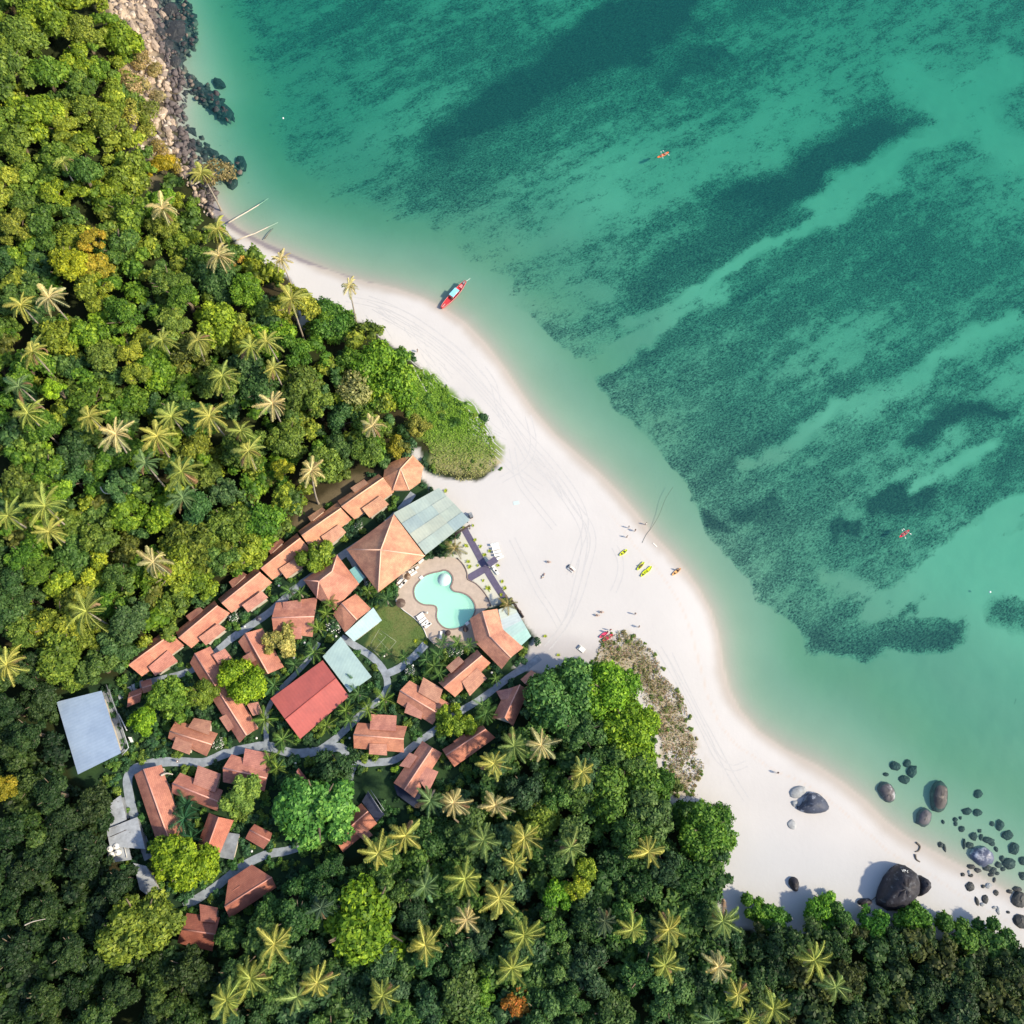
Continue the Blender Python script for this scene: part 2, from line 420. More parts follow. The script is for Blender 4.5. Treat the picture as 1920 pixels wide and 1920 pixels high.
# ---- sea bed
D = np.maximum(-gd, 0)
sea = smooth(.0, -.6, gd)
rockbed = col.copy(); rbm = rk * smooth(-9, -6, gd + 9 * (n3 - .5)) * smooth(.40, .5, fbm(gx, gy, 6, 97, 4))
bed = np.stack([.32 + .07 * n1 + .13 * smooth(38, 70, D), .335 + .06 * n1 + .14 * smooth(38, 70, D), .275 + .05 * n1 + .12 * smooth(38, 70, D)], 1)
bed = lay(bed, smooth(7, .5, D), [.37, .345, .31])
bed = lay(bed, smooth(12, 26, D + 8 * (n1 - .5)) * .7 * smooth(44, 20, D), [.26, .32, .22])
bed = lay(bed, np.clip(rbm, 0, 1), rockbed)
bu, bv = U + (fbm(gx, gy, 14, 51, 5) - .5) * 95, Vp + (fbm(gx, gy, 14, 52, 5) - .5) * 95
su, sv_ = U + (fbm(gx, gy, 7, 53, 5) - .5) * 40, Vp + (fbm(gx, gy, 7, 54, 5) - .5) * 40
REEF = [(520,60),(600,200),(700,320),(790,400),(850,470),(930,545),(1020,622),(1105,690),(1160,760),(1200,800),(1250,860),(1310,940),(1320,1000),
 (1370,1055),(1430,1130),(1500,1182),(1560,1212),(1625,1245),(1655,1205),(1780,1222),(1815,1180),(1770,1150),(1700,1150),(1720,1110),(1800,1060),
 (1880,1000),(1990,1000),(2400,900),(2400,-400),(700,-400),(500,-60)]
R = soft(REEF, 10 + 80 * smooth(1020, 760, U + Vp * .3), su, sv_) * (.545 + .12 * (fbm(gx, gy, 40, 61, 3) - .5) * 2)
ca_, sa_ = math.cos(math.radians(36)), math.sin(math.radians(36)); ra, rb = gx * ca_ + gy * sa_, -gx * sa_ + gy * ca_
stk = fbm(ra / 7, rb, 7, 71, 5) - .5; stk2 = fbm(ra / 4, rb, 16, 72, 4) - .5
R = np.maximum(R, .47 * smooth(14, 34, D + 10 * (n1 - .5)) * smooth(1040, 820, U + Vp * .25))
R = R + (R > .2) * (stk * .30 + stk2 * .16)
R = np.maximum(R, soft([(380,-200),(420,60),(480,170),(520,300),(620,260),(560,60),(520,-200)], 60, bu, bv) * .38)
def streak(pts, wd, amt, uu=None, vv=None):
    global R
    m = smooth(wd * 1.5, 0, dline(bu if uu is None else uu, bv if vv is None else vv, pts)); R = R * (1 - m) + m * amt if amt is not None else R
streak([(1130,50),(1190,20),(1300,-60)], 60, .90)
streak([(860,260),(930,190),(1030,130),(1140,80),(1270,40)], 58, .90)
streak([(780,370),(900,280),(1000,230),(1180,130),(1300,90)], 50, .60)
streak([(1240,120),(1330,95),(1370,60)], 22, .74)
streak([(1400,400),(1460,320),(1540,270),(1690,225)], 60, .90)
streak([(1480,300),(1560,225),(1640,200)], 30, .74)
streak([(1180,560),(1300,470),(1420,400)], 50, .68)
streak([(1700,480),(1800,420),(1950,400)], 90, .64)
streak([(1700,840),(1800,790),(1900,760)], 26, .8)
streak([(1655,945),(1700,925),(1740,915)], 22, .95)
streak([(1575,1000),(1625,990)], 18, .93)
streak([(1330,975),(1370,985)], 18, .8)
streak([(1400,950),(1450,950)], 22, .75)
streak([(1540,1190),(1700,1200),(1790,1175)], 34, .72)
streak([(1690,1140),(1740,1090),(1770,1060)], 24, .8)
streak([(1860,960),(1900,900),(1990,800)], 40, .66)
streak([(1880,1130),(1990,1180)], 40, .62)
# pale sand channels through the reef
streak([(820,480),(1000,455),(1130,395),(1270,320),(1400,250),(1500,190),(1560,110)], 66, .38)
streak([(900,545),(1050,560),(1130,540)], 40, .38)
streak([(640,470),(780,480),(900,540)], 60, .1)
streak([(1600,60),(1800,60),(1900,180),(1920,330)], 150, .46)
streak([(1720,120),(1830,170),(1920,260)], 50, .27)
streak([(1560,360),(1680,290),(1800,190),(1900,110)], 34, .24)
for pts, wd, a in (([(1105,690),(1160,655),(1215,618),(1262,572),(1310,535)], 17, .05), ([(1310,535),(1400,470),(1500,415),(1590,370),(1650,330)], 12, .26),
 ([(920,470),(1020,440),(1080,405),(1160,350)], 18, .3), ([(1180,590),(1300,560),(1360,530)], 14, .34), ([(1480,835),(1545,775),(1575,750),(1620,745)], 14, .28),
 ([(1480,835),(1400,870)], 14, .34), ([(1755,700),(1765,650),(1830,625),(1920,590)], 16, .28), ([(1720,905),(1780,875),(1870,830)], 13, .28),
 ([(1600,760),(1700,720),(1755,690)], 22, .36),
 ([(1650,1140),(1740,1085),(1820,1010),(1900,955),(1980,930)], 20, .0), ([(1560,1080),(1680,1130)], 16, .3), ([(1780,1110),(1850,1060),(1920,1010)], 26, .05)):
    streak(pts, wd * 1.25, a, su, sv_)
R = (R + (R > .2) * stk * .14) * smooth(6, 14, D)
R = np.maximum(R, .55 * rk * smooth(.0, .8, D) * smooth(24, 8, D + 14 * (n1 - .5)))
R = np.maximum(R, .42 * soft([(400,240),(470,330),(500,400),(430,330)], 30, su, sv_))
col = col * (1 - sea[:, None]) + bed * sea[:, None]
col[bad] = np.where((gd[bad] > 0)[:, None], [.05, .07, .03], [.6, .58, .48])
R[bad] = np.where(gd[bad] > 0, 0, .5)
R *= sea
ca = np.concatenate([np.clip(col, 0, 1), np.ones((len(gx), 1))], 1)

def ground_mat():
    m, t, b = mat_base('ground_cover')
    g = N(t, 'ShaderNodeNewGeometry'); vec = g.outputs['Position']
    a = N(t, 'ShaderNodeAttribute', attribute_name='col'); r = N(t, 'ShaderNodeAttribute', attribute_name='reef'); s = N(t, 'ShaderNodeAttribute', attribute_name='sand')
    mp = N(t, 'ShaderNodeMapping'); mp0 = N(t, 'ShaderNodeMapping'); mp0.inputs['Rotation'].default_value = (0, 0, math.radians(-33)); t.links.new(vec, mp0.inputs['Vector'])
    mp.inputs['Scale'].default_value = (.62, 1.1, 1); t.links.new(mp0.outputs[0], mp.inputs['Vector'])
    mp2 = N(t, 'ShaderNodeMapping'); mp2.inputs['Scale'].default_value = (.018, .16, 1); t.links.new(mp0.outputs[0], mp2.inputs['Vector']); band = noise_(t, 1.0, 4, .6, mp2.outputs[0])
    big = noise_(t, .24, 8, .72, mp.outputs[0]); fine = noise_(t, 1.3, 6, .75, mp.outputs[0])
    nn = math_(t, 'ADD', math_(t, 'ADD', math_(t, 'MULTIPLY', big, .46), math_(t, 'MULTIPLY', fine, .36)), math_(t, 'MULTIPLY', band, .18))
    k = math_(t, 'SUBTRACT', math_(t, 'MULTIPLY_ADD', r.outputs['Fac'], .42), nn)
    k.node.inputs[0].links[0].from_node.inputs[2].default_value = .29
    k = math_(t, 'MULTIPLY_ADD', k, 12.0); k.node.inputs[2].default_value = .5; k.node.use_clamp = True
    gate = math_(t, 'MULTIPLY', r.outputs['Fac'], 12.0, True); k = math_(t, 'MULTIPLY', k, gate)
    # clean bed and weedy bed
    gr = noise_(t, 2.2, 4, .7, vec)
    mr = N(t, 'ShaderNodeMapRange'); mr.inputs[1].default_value = .3; mr.inputs[2].default_value = .7; mr.inputs[3].default_value = .72; mr.inputs[4].default_value = 1.0
    t.links.new(gr, mr.inputs[0])
    msand = mixc(t, s.outputs['Fac'], mr.outputs[0], .97)
    base = mixc(t, 1.0, a.outputs['Color'], msand, 'MULTIPLY')
    fr_ = N(t, 'ShaderNodeMapRange'); fr_.inputs[1].default_value = .38; fr_.inputs[2].default_value = .68; t.links.new(noise_(t, 2.3, 5, .75, mp.outputs[0]), fr_.inputs[0])
    weed = mixc(t, fr_.outputs[0], (.008, .022, .038), (.26, .36, .28))
    deep = N(t, 'ShaderNodeMapRange'); deep.inputs[1].default_value = .60; deep.inputs[2].default_value = .76; deep.inputs[4].default_value = .62; t.links.new(r.outputs['Fac'], deep.inputs[0])
    weed = mixc(t, deep.outputs[0], weed, (.008, .020, .036))
    # half-density haze of turf between the clumps
    tm = N(t, 'ShaderNodeMapRange'); tm.inputs[1].default_value = .30; tm.inputs[2].default_value = .60; tm.inputs[4].default_value = .90; t.links.new(r.outputs['Fac'], tm.inputs[0]); turf = tm.outputs[0]
    base = mixc(t, turf, base, mixc(t, fr_.outputs[0], (.09, .17, .135), (.34, .44, .34)))
    c = mixc(t, k, base, weed)
    t.links.new(c, b.inputs['Base Color']); b.inputs['Roughness'].default_value = .95; b.inputs['Specular IOR Level'].default_value = .1
    bn = N(t, 'ShaderNodeBump'); bn.inputs['Strength'].default_value = .35; bn.inputs['Distance'].default_value = .12
    sm = noise_(t, .9, 5, .6, vec); t.links.new(sm, bn.inputs['Height']); t.links.new(bn.outputs[0], b.inputs['Normal'])
    return m
MGROUND = ground_mat()
nx, ny = len(AX), len(AY)
ii = (np.arange(ny - 1)[:, None] * nx + np.arange(nx - 1)[None, :]).ravel()
quads = np.stack([ii, ii + 1, ii + nx + 1, ii + nx], 1)
qd = gd[quads].max(1); qs = rough[quads].mean(1)
Vt = np.stack([gx, gy, gzv], 1)
def submesh(name, sel):
    q = quads[sel]; used, inv = np.unique(q, return_inverse=True)
    me = fastmesh(name, Vt[used], inv.reshape(q.shape), {'col': ca[used], 'reef': R[used], 'sand': np.maximum(rough, sea)[used]}, MGROUND)
    me.polygons.foreach_set('use_smooth', [True] * len(me.polygons))
    return link_obj(name, me)
sea_q = qd <= 0; beach_q = (~sea_q) & (qs > .5); land_q = (~sea_q) & (~beach_q)
tag(submesh('sea_bed', sea_q), kind='structure'); tag(submesh('beach', beach_q), kind='structure'); tag(submesh('ground', land_q), kind='structure')

# ------------------------------------------------------------------ sea surface
def water_mat():
    m = bpy.data.materials.new('sea_water'); m.use_nodes = True; t = m.node_tree; t.nodes.clear()
    o = N(t, 'ShaderNodeOutputMaterial'); dp = N(t, 'ShaderNodeAttribute', attribute_name='depth'); g = N(t, 'ShaderNodeNewGeometry')
    d = dp.outputs['Fac']
    def e(k): return math_(t, 'EXPONENT', math_(t, 'MULTIPLY', d, -k))
    cb = N(t, 'ShaderNodeCombineColor'); t.links.new(e(.25), cb.inputs[0]); t.links.new(e(.045), cb.inputs[1]); t.links.new(e(.075), cb.inputs[2])
    tr = N(t, 'ShaderNodeBsdfTransparent'); t.links.new(cb.outputs[0], tr.inputs[0])
    df = N(t, 'ShaderNodeBsdfDiffuse'); df.inputs[0].default_value = (.012, .15, .18, 1)
    ms = N(t, 'ShaderNodeMixShader')
    f = math_(t, 'SUBTRACT', 1.0, math_(t, 'EXPONENT', math_(t, 'MULTIPLY', d, -.050)))
    t.links.new(f, ms.inputs[0]); t.links.new(tr.outputs[0], ms.inputs[1]); t.links.new(df.outputs[0], ms.inputs[2])
    gl = N(t, 'ShaderNodeBsdfGlossy'); gl.inputs['Roughness'].default_value = .12
    bn = N(t, 'ShaderNodeBump'); bn.inputs['Strength'].default_value = .35; bn.inputs['Distance'].default_value = .12
    t.links.new(noise_(t, 1.1, 4, .6, g.outputs['Position']), bn.inputs['Height']); t.links.new(bn.outputs[0], gl.inputs['Normal'])
    fr = N(t, 'ShaderNodeLayerWeight'); t.links.new(bn.outputs[0], fr.inputs['Normal'])
    sch = math_(t, 'MULTIPLY_ADD', math_(t, 'POWER', fr.outputs['Facing'], 5.0), .9); sch.node.inputs[2].default_value = .018
    sh = math_(t, 'MULTIPLY', sch, math_(t, 'MULTIPLY', d, 3.0, True))
    m2 = N(t, 'ShaderNodeMixShader'); t.links.new(sh, m2.inputs[0]); t.links.new(ms.outputs[0], m2.inputs[1]); t.links.new(gl.outputs[0], m2.inputs[2])
    t.links.new(m2.outputs[0], o.inputs[0]); return m
MWATER = water_mat()
st = 3
AX2 = np.concatenate([AX[:19][AX[:19] < x0], np.arange(x0, x1, .9), AX[-19:][AX[-19:] > x1]]); AY2 = np.concatenate([AY[:19][AY[:19] < y0], np.arange(y0, y1, .9), AY[-19:][AY[-19:] > y1]])
WX, WY = np.meshgrid(AX2, AY2); wx, wy = WX.ravel(), WY.ravel(); wd_ = shore_d(wx, wy)
dep = np.maximum(-ground_z(wx, wy, wd_, False), 0)
nx2, ny2 = len(AX2), len(AY2)
ii = (np.arange(ny2 - 1)[:, None] * nx2 + np.arange(nx2 - 1)[None, :]).ravel(); q2 = np.stack([ii, ii + 1, ii + nx2 + 1, ii + nx2], 1)
q2 = q2[(wd_[q2].min(1) < 2.0)]
used, inv = np.unique(q2, return_inverse=True)
sea_o = link_obj('sea', fastmesh('sea', np.stack([wx, wy, 0 * wx], 1)[used], inv.reshape(q2.shape), {'depth': dep[used]}, MWATER))
tag(sea_o, kind='structure')

# ------------------------------------------------------------------ flat ribbons on the ground (paths, tracks)
def catmull(pts, n=5):
    q = []
    for i in range(len(pts) - 1):
        p0 = pts[max(i - 1, 0)]; p1 = pts[i]; p2 = pts[i + 1]; p3 = pts[min(i + 2, len(pts) - 1)]
        for k in range(n):
            t = k / n; q.append(tuple(.5 * ((2 * p1[j]) + (-p0[j] + p2[j]) * t + (2 * p0[j] - 5 * p1[j] + 4 * p2[j] - p3[j]) * t * t + (-p0[j] + 3 * p1[j] - 3 * p2[j] + p3[j]) * t ** 3) for j in (0, 1)))
    return q + [tuple(pts[-1])]
def ribbon_vf(pts, width, lift, thick=0.0, jitter=0.0):
    W = np.array([tuple(on_ground(a, b)[:2]) for a, b in pts])
    T = np.gradient(W, axis=0); T /= np.linalg.norm(T, axis=1)[:, None] + 1e-9; Nn = np.stack([-T[:, 1], T[:, 0]], 1)
    wd = np.array([width * (1 + jitter * random.uniform(-1, 1)) for _ in pts])[:, None] / 2
    L, Rr = W + Nn * wd, W - Nn * wd
    A = np.concatenate([L, Rr]); z = np.array([gz(a, b) for a, b in A]) + lift; n = len(pts)
    z = np.maximum(z, np.concatenate([z[n:], z[:n]]) - .02)
    V = [(a[0], a[1], c) for a, c in zip(A, z)]
    Fc = [(i, i + 1, n + i + 1, n + i)[::-1] for i in range(n - 1)]
    if thick:
        V += [(a, b, c - thick) for a, b, c in V]; m = 2 * n
        Fc += [(i + 1, i, m + i, m + i + 1)[::-1] for i in range(n - 1)] + [(n + i, n + i + 1, m + n + i + 1, m + n + i)[::-1] for i in range(n - 1)]
    return V, Fc
def ribbon(name, pts, width, lift, mat, thick=0.0, jitter=.05):
    V, Fc = ribbon_vf(catmull(pts), width, lift, thick, jitter); return pymesh(name, V, Fc, None, mat)
PATHS = [([(775,925),(745,962),(700,1003),(652,1034),(605,1068),(560,1098),(528,1128),(500,1152),(462,1178),(430,1200)], 1.9),
 ([(430,1200),(405,1222),(380,1245),(345,1262),(300,1274),(275,1280)], 1.6),
 ([(1012,1232),(985,1252),(960,1266),(905,1308),(860,1336),(815,1370),(778,1396),(742,1424),(700,1430),(665,1436),(655,1462)], 1.7),
 ([(660,1434),(640,1402),(600,1408),(550,1412),(500,1399),(460,1404),(420,1414),(380,1430),(330,1428),(280,1432),(242,1452),(244,1500),(262,1560),(280,1610)], 2.1),
 ([(640,1195),(668,1212),(700,1234),(722,1262),(726,1290),(712,1312),(683,1334),(650,1366),(628,1386),(600,1406)], 1.7),
 ([(724,1264),(750,1252),(775,1232),(798,1208)], 1.9),
 ([(572,1584),(535,1596),(500,1602),(450,1627),(400,1666),(345,1700)], 1.9),
 ([(598,1205),(580,1235),(556,1262),(520,1300),(500,1340),(500,1396)], 1.2),
 ([(655,1034),(672,1062),(690,1084)], 2.6)]
for k, (pp, wdt) in enumerate(PATHS):
    tag(ribbon('footpath', pp, wdt, .06 + .006 * k, MPATH, .05), kind='structure')
# stepping slabs at the head of the lane
sroot = empty('stepped_path', on_ground(248, 1284), 'steps of square grey slabs on the lane beside the metal roofed hall', 'steps')
for k, (a, b) in enumerate([(226,1304),(235,1299),(244,1294),(253,1289),(266,1283)]):
    p = on_ground(a, b); v_, f_ = box((p.x, p.y, p.z + .10 + .05 * k), (.52, .85, .07), math.radians(22)); s_ = pymesh('slab', [Vector(q) - sroot.location for q in v_], f_, sroot, MCONCL)

# tyre tracks pressed into the sand
TV, TF = [], []
def track(pts, wd=.26, pair=True):
    for off in ((-.75, .75) if pair else (0,)):
        W = catmull(pts, 8); A = np.array(W); T = np.gradient(A, axis=0); T /= np.linalg.norm(T, axis=1)[:, None] + 1e-9
        A = A + np.stack([-T[:, 1], T[:, 0]], 1) * off * 7.2
        v_, f_ = ribbon_vf([tuple(q) for q in A], wd, .014, 0, .5); n = len(TV); TV.extend(v_); TF.extend([tuple(i + n for i in q) for q in f_])
for pts in ([(1025,1215),(1060,1170),(1085,1120),(1100,1070),(1112,1020),(1105,985),(1080,950),(1060,920)],[(1030,1212),(1064,1160),(1078,1110),(1092,1050),(1096,1010),(1085,975),(1060,935),(1035,895)],
 [(1050,1175),(1030,1140),(1010,1110),(985,1060),(960,1010)],[(1068,1080),(1085,1030),(1098,980),(1080,930),(1045,880),(1010,840),(975,800),(945,760),(905,710),(860,660),(800,615),(740,580),(690,560)],
 [(1055,930),(1020,880),(985,835),(950,785),(910,735),(860,685),(810,640),(760,610),(700,575)],[(990,860),(955,800),(920,755),(870,700),(820,655),(770,620),(720,592)],
 [(1150,1110),(1162,1080),(1163,1050),(1152,1025)],[(1040,990),(1000,940),(975,905),(965,870),(960,840)],[(1235,1215),(1262,1260),(1290,1310),(1320,1370),(1345,1420),(1372,1440),(1400,1432)],
 [(1255,1225),(1285,1290),(1310,1340),(1340,1395),(1375,1460),(1400,1500)],[(650,560),(700,570),(760,590),(820,630),(880,680)],[(940,900),(985,870),(1000,830),(990,780)],[(905,690),(925,720),(935,760),(950,800)]):
    track(pts)
for k in range(46):
    s_ = random.random(); a = np.array([700, 560]) * (1 - s_) + np.array([1040, 900]) * s_ + np.array([random.uniform(-38, 22), random.uniform(-5, 40)])
    L = random.uniform(15, 60); an = math.radians(45 + random.uniform(-18, 18))
    track([tuple(a), (a[0] + L * .5 * math.cos(an) + random.uniform(-3, 3), a[1] + L * .5 * math.sin(an)), (a[0] + L * math.cos(an), a[1] + L * math.sin(an) + random.uniform(-6, 6))], random.uniform(.12, .3), random.random() < .5)
MTRACK = plain('pressed_sand', (.52, .515, .525), .95, .06, 2)
tag(pymesh('tyre_tracks', TV, TF, None, MTRACK), 'faint tyre tracks and rake lines curving along the white sand', 'tracks', kind='stuff')

# ================================================================== BUILDINGS
GV = 1.2                                      # village ground level
HOUSES = []                                   # eave polygons in pixels (kept free of shrubs)

def roof(name, verts, faces, parent, mat, th=.2, color=None, origin=None):
    """verts: (px, py, z). A slab: top skin, underside and edge boards, with metre UVs down each slope."""
    W = [P(a, b, z) - (origin or Vector()) for a, b, z in verts]; n = len(W)
    V = list(W) + [q - Vector((0, 0, th)) for q in W]
    Fc = []; edges = {}
    for f in faces:
        nrm = (W[f[1]] - W[f[0]]).cross(W[f[2]] - W[f[0]]); f = tuple(f) if nrm.z > 0 else tuple(f)[::-1]
        Fc.append(f)
        for i in range(len(f)): edges[(f[i], f[(i + 1) % len(f)])] = 1
    top = len(Fc)
    Fc += [tuple(i + n for i in f)[::-1] for f in Fc[:top]]
    for (a, b) in list(edges):
        if (b, a) not in edges: Fc.append((b, a, a + n, b + n))
    me = bpy.data.meshes.new(name); me.from_pydata([tuple(q) for q in V], [], Fc); me.update()
    uv = me.uv_layers.new(name='UVMap')
    for p in me.polygons:
        nn = p.normal; down = Vector((nn.x, nn.y, 0))
        down = down.normalized() if down.length > .02 else Vector((1, 0, 0)); side = Vector((-down.y, down.x, 0)); k = 1 / max(.3, abs(nn.z))
        for li in p.loop_indices:
            c = me.vertices[me.loops[li].vertex_index].co; uv.data[li].uv = (c.dot(side), c.dot(down) * k)
    o = link_obj(name, me, parent, None, mat)
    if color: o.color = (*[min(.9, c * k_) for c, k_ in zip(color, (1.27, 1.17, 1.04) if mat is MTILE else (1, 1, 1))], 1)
    return o

def prism_walls(name, pts, z0, z1, parent, mat, origin, inset=.5):
    """closed wall block under a roof: pts are world xy corners, pulled in by inset metres"""
    c = sum((Vector(p) for p in pts), Vector((0, 0))) / len(pts)
    q = [Vector(p) + (c - Vector(p)).normalized() * inset * 1.4 for p in pts]; n = len(q)
    V = [(a.x - origin.x, a.y - origin.y, z0 - origin.z) for a in q] + [(a.x - origin.x, a.y - origin.y, z1 - origin.z) for a in q]
    Fc = [(i, (i + 1) % n, n + (i + 1) % n, n + i) for i in range(n)] + [tuple(range(n, 2 * n)), tuple(range(n))[::-1]]
    return pymesh(name, V, Fc, parent, mat)

def xy(p, z): q = P(p[0], p[1], z); return (q.x, q.y)

def cap(parent, a, b, origin, mat=None, r=.16, col=(.75, .42, .33)):
    A, B = P(*a) - origin, P(*b) - origin
    o = tube('ridge_cap', [A + Vector((0, 0, .03)), B + Vector((0, 0, .03))], r, parent, mat or MRIDGE, 6); o.color = (*col, 1); return o

def gable(label, A, B, A1, B1, A2, B2, wings=(), zr=5.6, ze=3.5, color=(.5, .22, .15), cat='house', group=None, name='tiled_house', base=None):
    o0 = P((A[0] + B[0]) / 2, (A[1] + B[1]) / 2, zr); org = Vector((o0.x, o0.y, base or GV))
    r = empty(name, org, label, cat, group)
    vs = [(*A, zr), (*B, zr), (*A1, ze), (*B1, ze), (*A2, ze), (*B2, ze)]
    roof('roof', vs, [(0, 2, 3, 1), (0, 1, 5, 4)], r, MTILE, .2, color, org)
    prism_walls('wall', [xy(A1, ze), xy(B1, ze), xy(B2, ze), xy(A2, ze)], base or GV - .3, ze - .15, r, MWALL, org)
    for a, b, c in ((A, A1, A2), (B, B1, B2)):            # plastered gable ends
        m_ = (Vector(xy(b, ze)) + Vector(xy(c, ze))) / 2; inw = (Vector((o0.x, o0.y)) - m_).normalized() * .45
        tri = []
        for q, z in ((xy(b, ze), ze - .1), (xy(c, ze), ze - .1), (xy(a, zr), zr - .3)):
            qq = (Vector(q) - m_) * .86 + m_ + inw
            tri.append(Vector((qq.x, qq.y, z)) - org)
        tri2 = [q + Vector((inw.x, inw.y, 0)) * .4 for q in tri]
        pymesh('gable_wall', tri + tri2, [(0, 1, 2), (5, 4, 3), (0, 3, 4, 1), (1, 4, 5, 2), (2, 5, 3, 0)], r, MWALL)
    cap(r, (*A, zr), (*B, zr), org, col=tuple(min(.9, c * 1.45 + .08) for c in color))
    for wq in wings:
        cc = tuple(c * random.uniform(.95, 1.06) for c in (color[0] * .93, color[1] * 1.02, color[2] * 1.12))
        zi, zo = ze + (zr - ze) * .60, ze + (zr - ze) * .22
        roof('porch_roof', [(*wq[0], zi), (*wq[1], zi), (*wq[2], zo), (*wq[3], zo)], [(0, 1, 2, 3)], r, MTILE, .16, cc, org)
        prism_walls('porch_wall', [xy(q, z) for q, z in zip(wq, (zi, zi, zo, zo))], base or GV - .3, zo - .1, r, MWALL, org, .45)
        HOUSES.append(list(wq))
    HOUSES.append([A1, B1, B2, A2])
    return r

TC = (.56, .27, .185)
ROW = 'terraced bungalows in the long diagonal row'
gable('top bungalow of the diagonal row, next to the hipped end house', (640,950),(718.6,896),(633,939),(709.4,888.7),(664.7,973.5),(739,922),
 [((690.5,906),(665,923.6),(657,915),(682.5,898.4)), ((678.5,953),(713,929),(729,945.4),(693,971))], color=(.60,.33,.21), group=ROW)
gable('second bungalow of the diagonal row, a leafy tree over its porch', (565.4,1004),(639.4,953),(559,996),(634,940.6),(585,1031),(659,974),
 [((610,956),(583,978),(577,969),(604,951)), ((602,1006),(636,983),(649,998),(615,1025))], color=(.60,.32,.205), group=ROW)
gable('third bungalow of the diagonal row, half under a leafy tree', (489,1066),(563,1009),(482,1059),(557,999.5),(510.6,1087),(584,1032),
 [((532,1015.6),(507.6,1039),(500,1028),(526,1010.4)), ((522.7,1066.7),(556,1045),(569,1062),(537,1085))], color=(.57,.285,.19), group=ROW)
gable('fourth bungalow of the diagonal row, white flowering shrub at its corner', (415.5,1131),(488,1073),(408.6,1123),(482,1063),(434,1149),(510,1092),
 [((462.5,1077),(436,1102),(429,1091),(454.5,1072)), ((453.5,1134.6),(490.6,1108),(502.6,1120),(465,1148))], color=(.555,.265,.19), group=ROW)
gable('fifth bungalow of the diagonal row, second from its lower end', (334.6,1196),(408,1135.5),(329,1184),(402,1126),(358.6,1215),(431,1149.5),
 [((381,1144),(356,1165),(348,1155),(374,1137)), ((372.4,1195),(408,1168.6),(424,1179),(386,1210))], color=(.55,.26,.185), group=ROW)
gable('lowest bungalow of the diagonal row, above the stepped lane', (240.6,1247),(321.4,1188.7),(238,1236),(315,1177),(265.8,1268),(345,1210),
 [((278,1250.6),(315,1219),(333.4,1239.7),(291,1267))], color=(.54,.25,.18), group=ROW)

def hip(label, corners, ridge, faces, zr, ze, color, name='tiled_house', cat='house', caps=(), inset=.6, wall=True, group=None, th=.22):
    cx = sum(c[0] for c in corners) / len(corners); cy = sum(c[1] for c in corners) / len(corners)
    o0 = P(cx, cy, ze); org = Vector((o0.x, o0.y, GV)); r = empty(name, org, label, cat, group)
    vs = [(*c, ze) for c in corners] + [(*c, zr) for c in ridge]
    roof('roof', vs, faces, r, MTILE, th, color, org)
    for a, b in caps: cap(r, vs[a], vs[b], org, col=tuple(min(.9, c * 1.4 + .1) for c in color))
    if wall: prism_walls('wall', [xy(c, ze) for c in corners], GV - .3, ze - .15, r, MWALL, org, inset)
    HOUSES.append(list(corners)); return r, org
# end house of the row (eight sided hipped roof)
c8 = [(774,853.8),(794,874.4),(788,904),(767,919),(736.4,919.5),(718.6,896),(721.5,873),(747.8,860)]
hip('hipped many sided end house between the forest and the dune grass', c8, [(751,879)], [(i, (i + 1) % 8, 8) for i in range(8)], 7.0, 3.9, (.60,.33,.215), caps=[(0,8),(3,8),(4,8)])
# big dining pavilion
r, org = hip('large square pyramid roof pavilion beside the pool, biggest tiled roof', [(738.5,964.5),(796.5,1042),(709,1110.5),(650,1030)], [(714,1031)], [(0,1,4),(1,2,4),(2,3,4),(3,0,4)], 11.2, 5.0, (.62,.345,.235),
 'pavilion', 'pavilion', caps=[(0,4),(1,4),(2,4),(3,4)], inset=1.6, th=.3)
r, org = hip('hipped tiled house with a curved white ridge left of the pavilion', [(632,1040.6),(673.4,1094.5),(626,1143.5),(594,1121),(569.7,1087.6)], [(622.5,1071.6),(597.8,1090)],
 [(0,1,5),(1,2,6,5),(2,3,6),(3,4,6),(4,0,5,6)], 7.6, 4.3, (.56,.28,.205), caps=[(0,5),(5,6),(3,6),(4,6)])
gable('tiled house with a pale green lean-to between pavilion and lawn', (640,1131),(669,1162),(624,1150.6),(647,1186.5),(667.7,1113),(696,1141.5), color=(.57,.285,.20), zr=5.6)
gable('cross shaped tiled house with brighter red patches above the pale yellow tree', (509.5,1158.6),(589,1156),(517.5,1130),(595,1120),(513,1186),(586,1194),
 [((538,1160),(566,1160),(565,1198),(537,1198)), ((566,1150),(532,1150),(530,1129),(566,1124))], color=(.54,.26,.20), zr=5.8)
gable('tiled house half hidden by the pale yellow flowering tree', (460,1187),(503,1263),(446.5,1203),(487,1265),(491.7,1178),(532.3,1250.4),
 [((470,1222),(480,1238),(465,1245),(454,1232))], color=(.53,.25,.19), zr=5.4)
gable('longest narrow tiled house running under the round yellow green tree', (365,1225),(462,1378),(356,1243),(449,1392.5),(394,1212),(484,1366),
 [((398,1228),(410,1245),(436.6,1236),(421.7,1216)), ((440,1330),(450,1352),(428,1372),(411,1346)), ((462,1320),(474,1342),(491,1338),(484,1316))], color=(.53,.25,.19), zr=5.5)
gable('tiled bungalow touching the bent pool bar, just above the diagonal path', (903.7,1229),(831.6,1289),(894.6,1217.8),(822,1279.7),(919.8,1243),(853.3,1307),
 [((870,1240),(846,1262),(836,1251),(860,1230)), ((866,1278),(895,1252),(913,1271.7),(881,1305))], color=(.555,.275,.195))
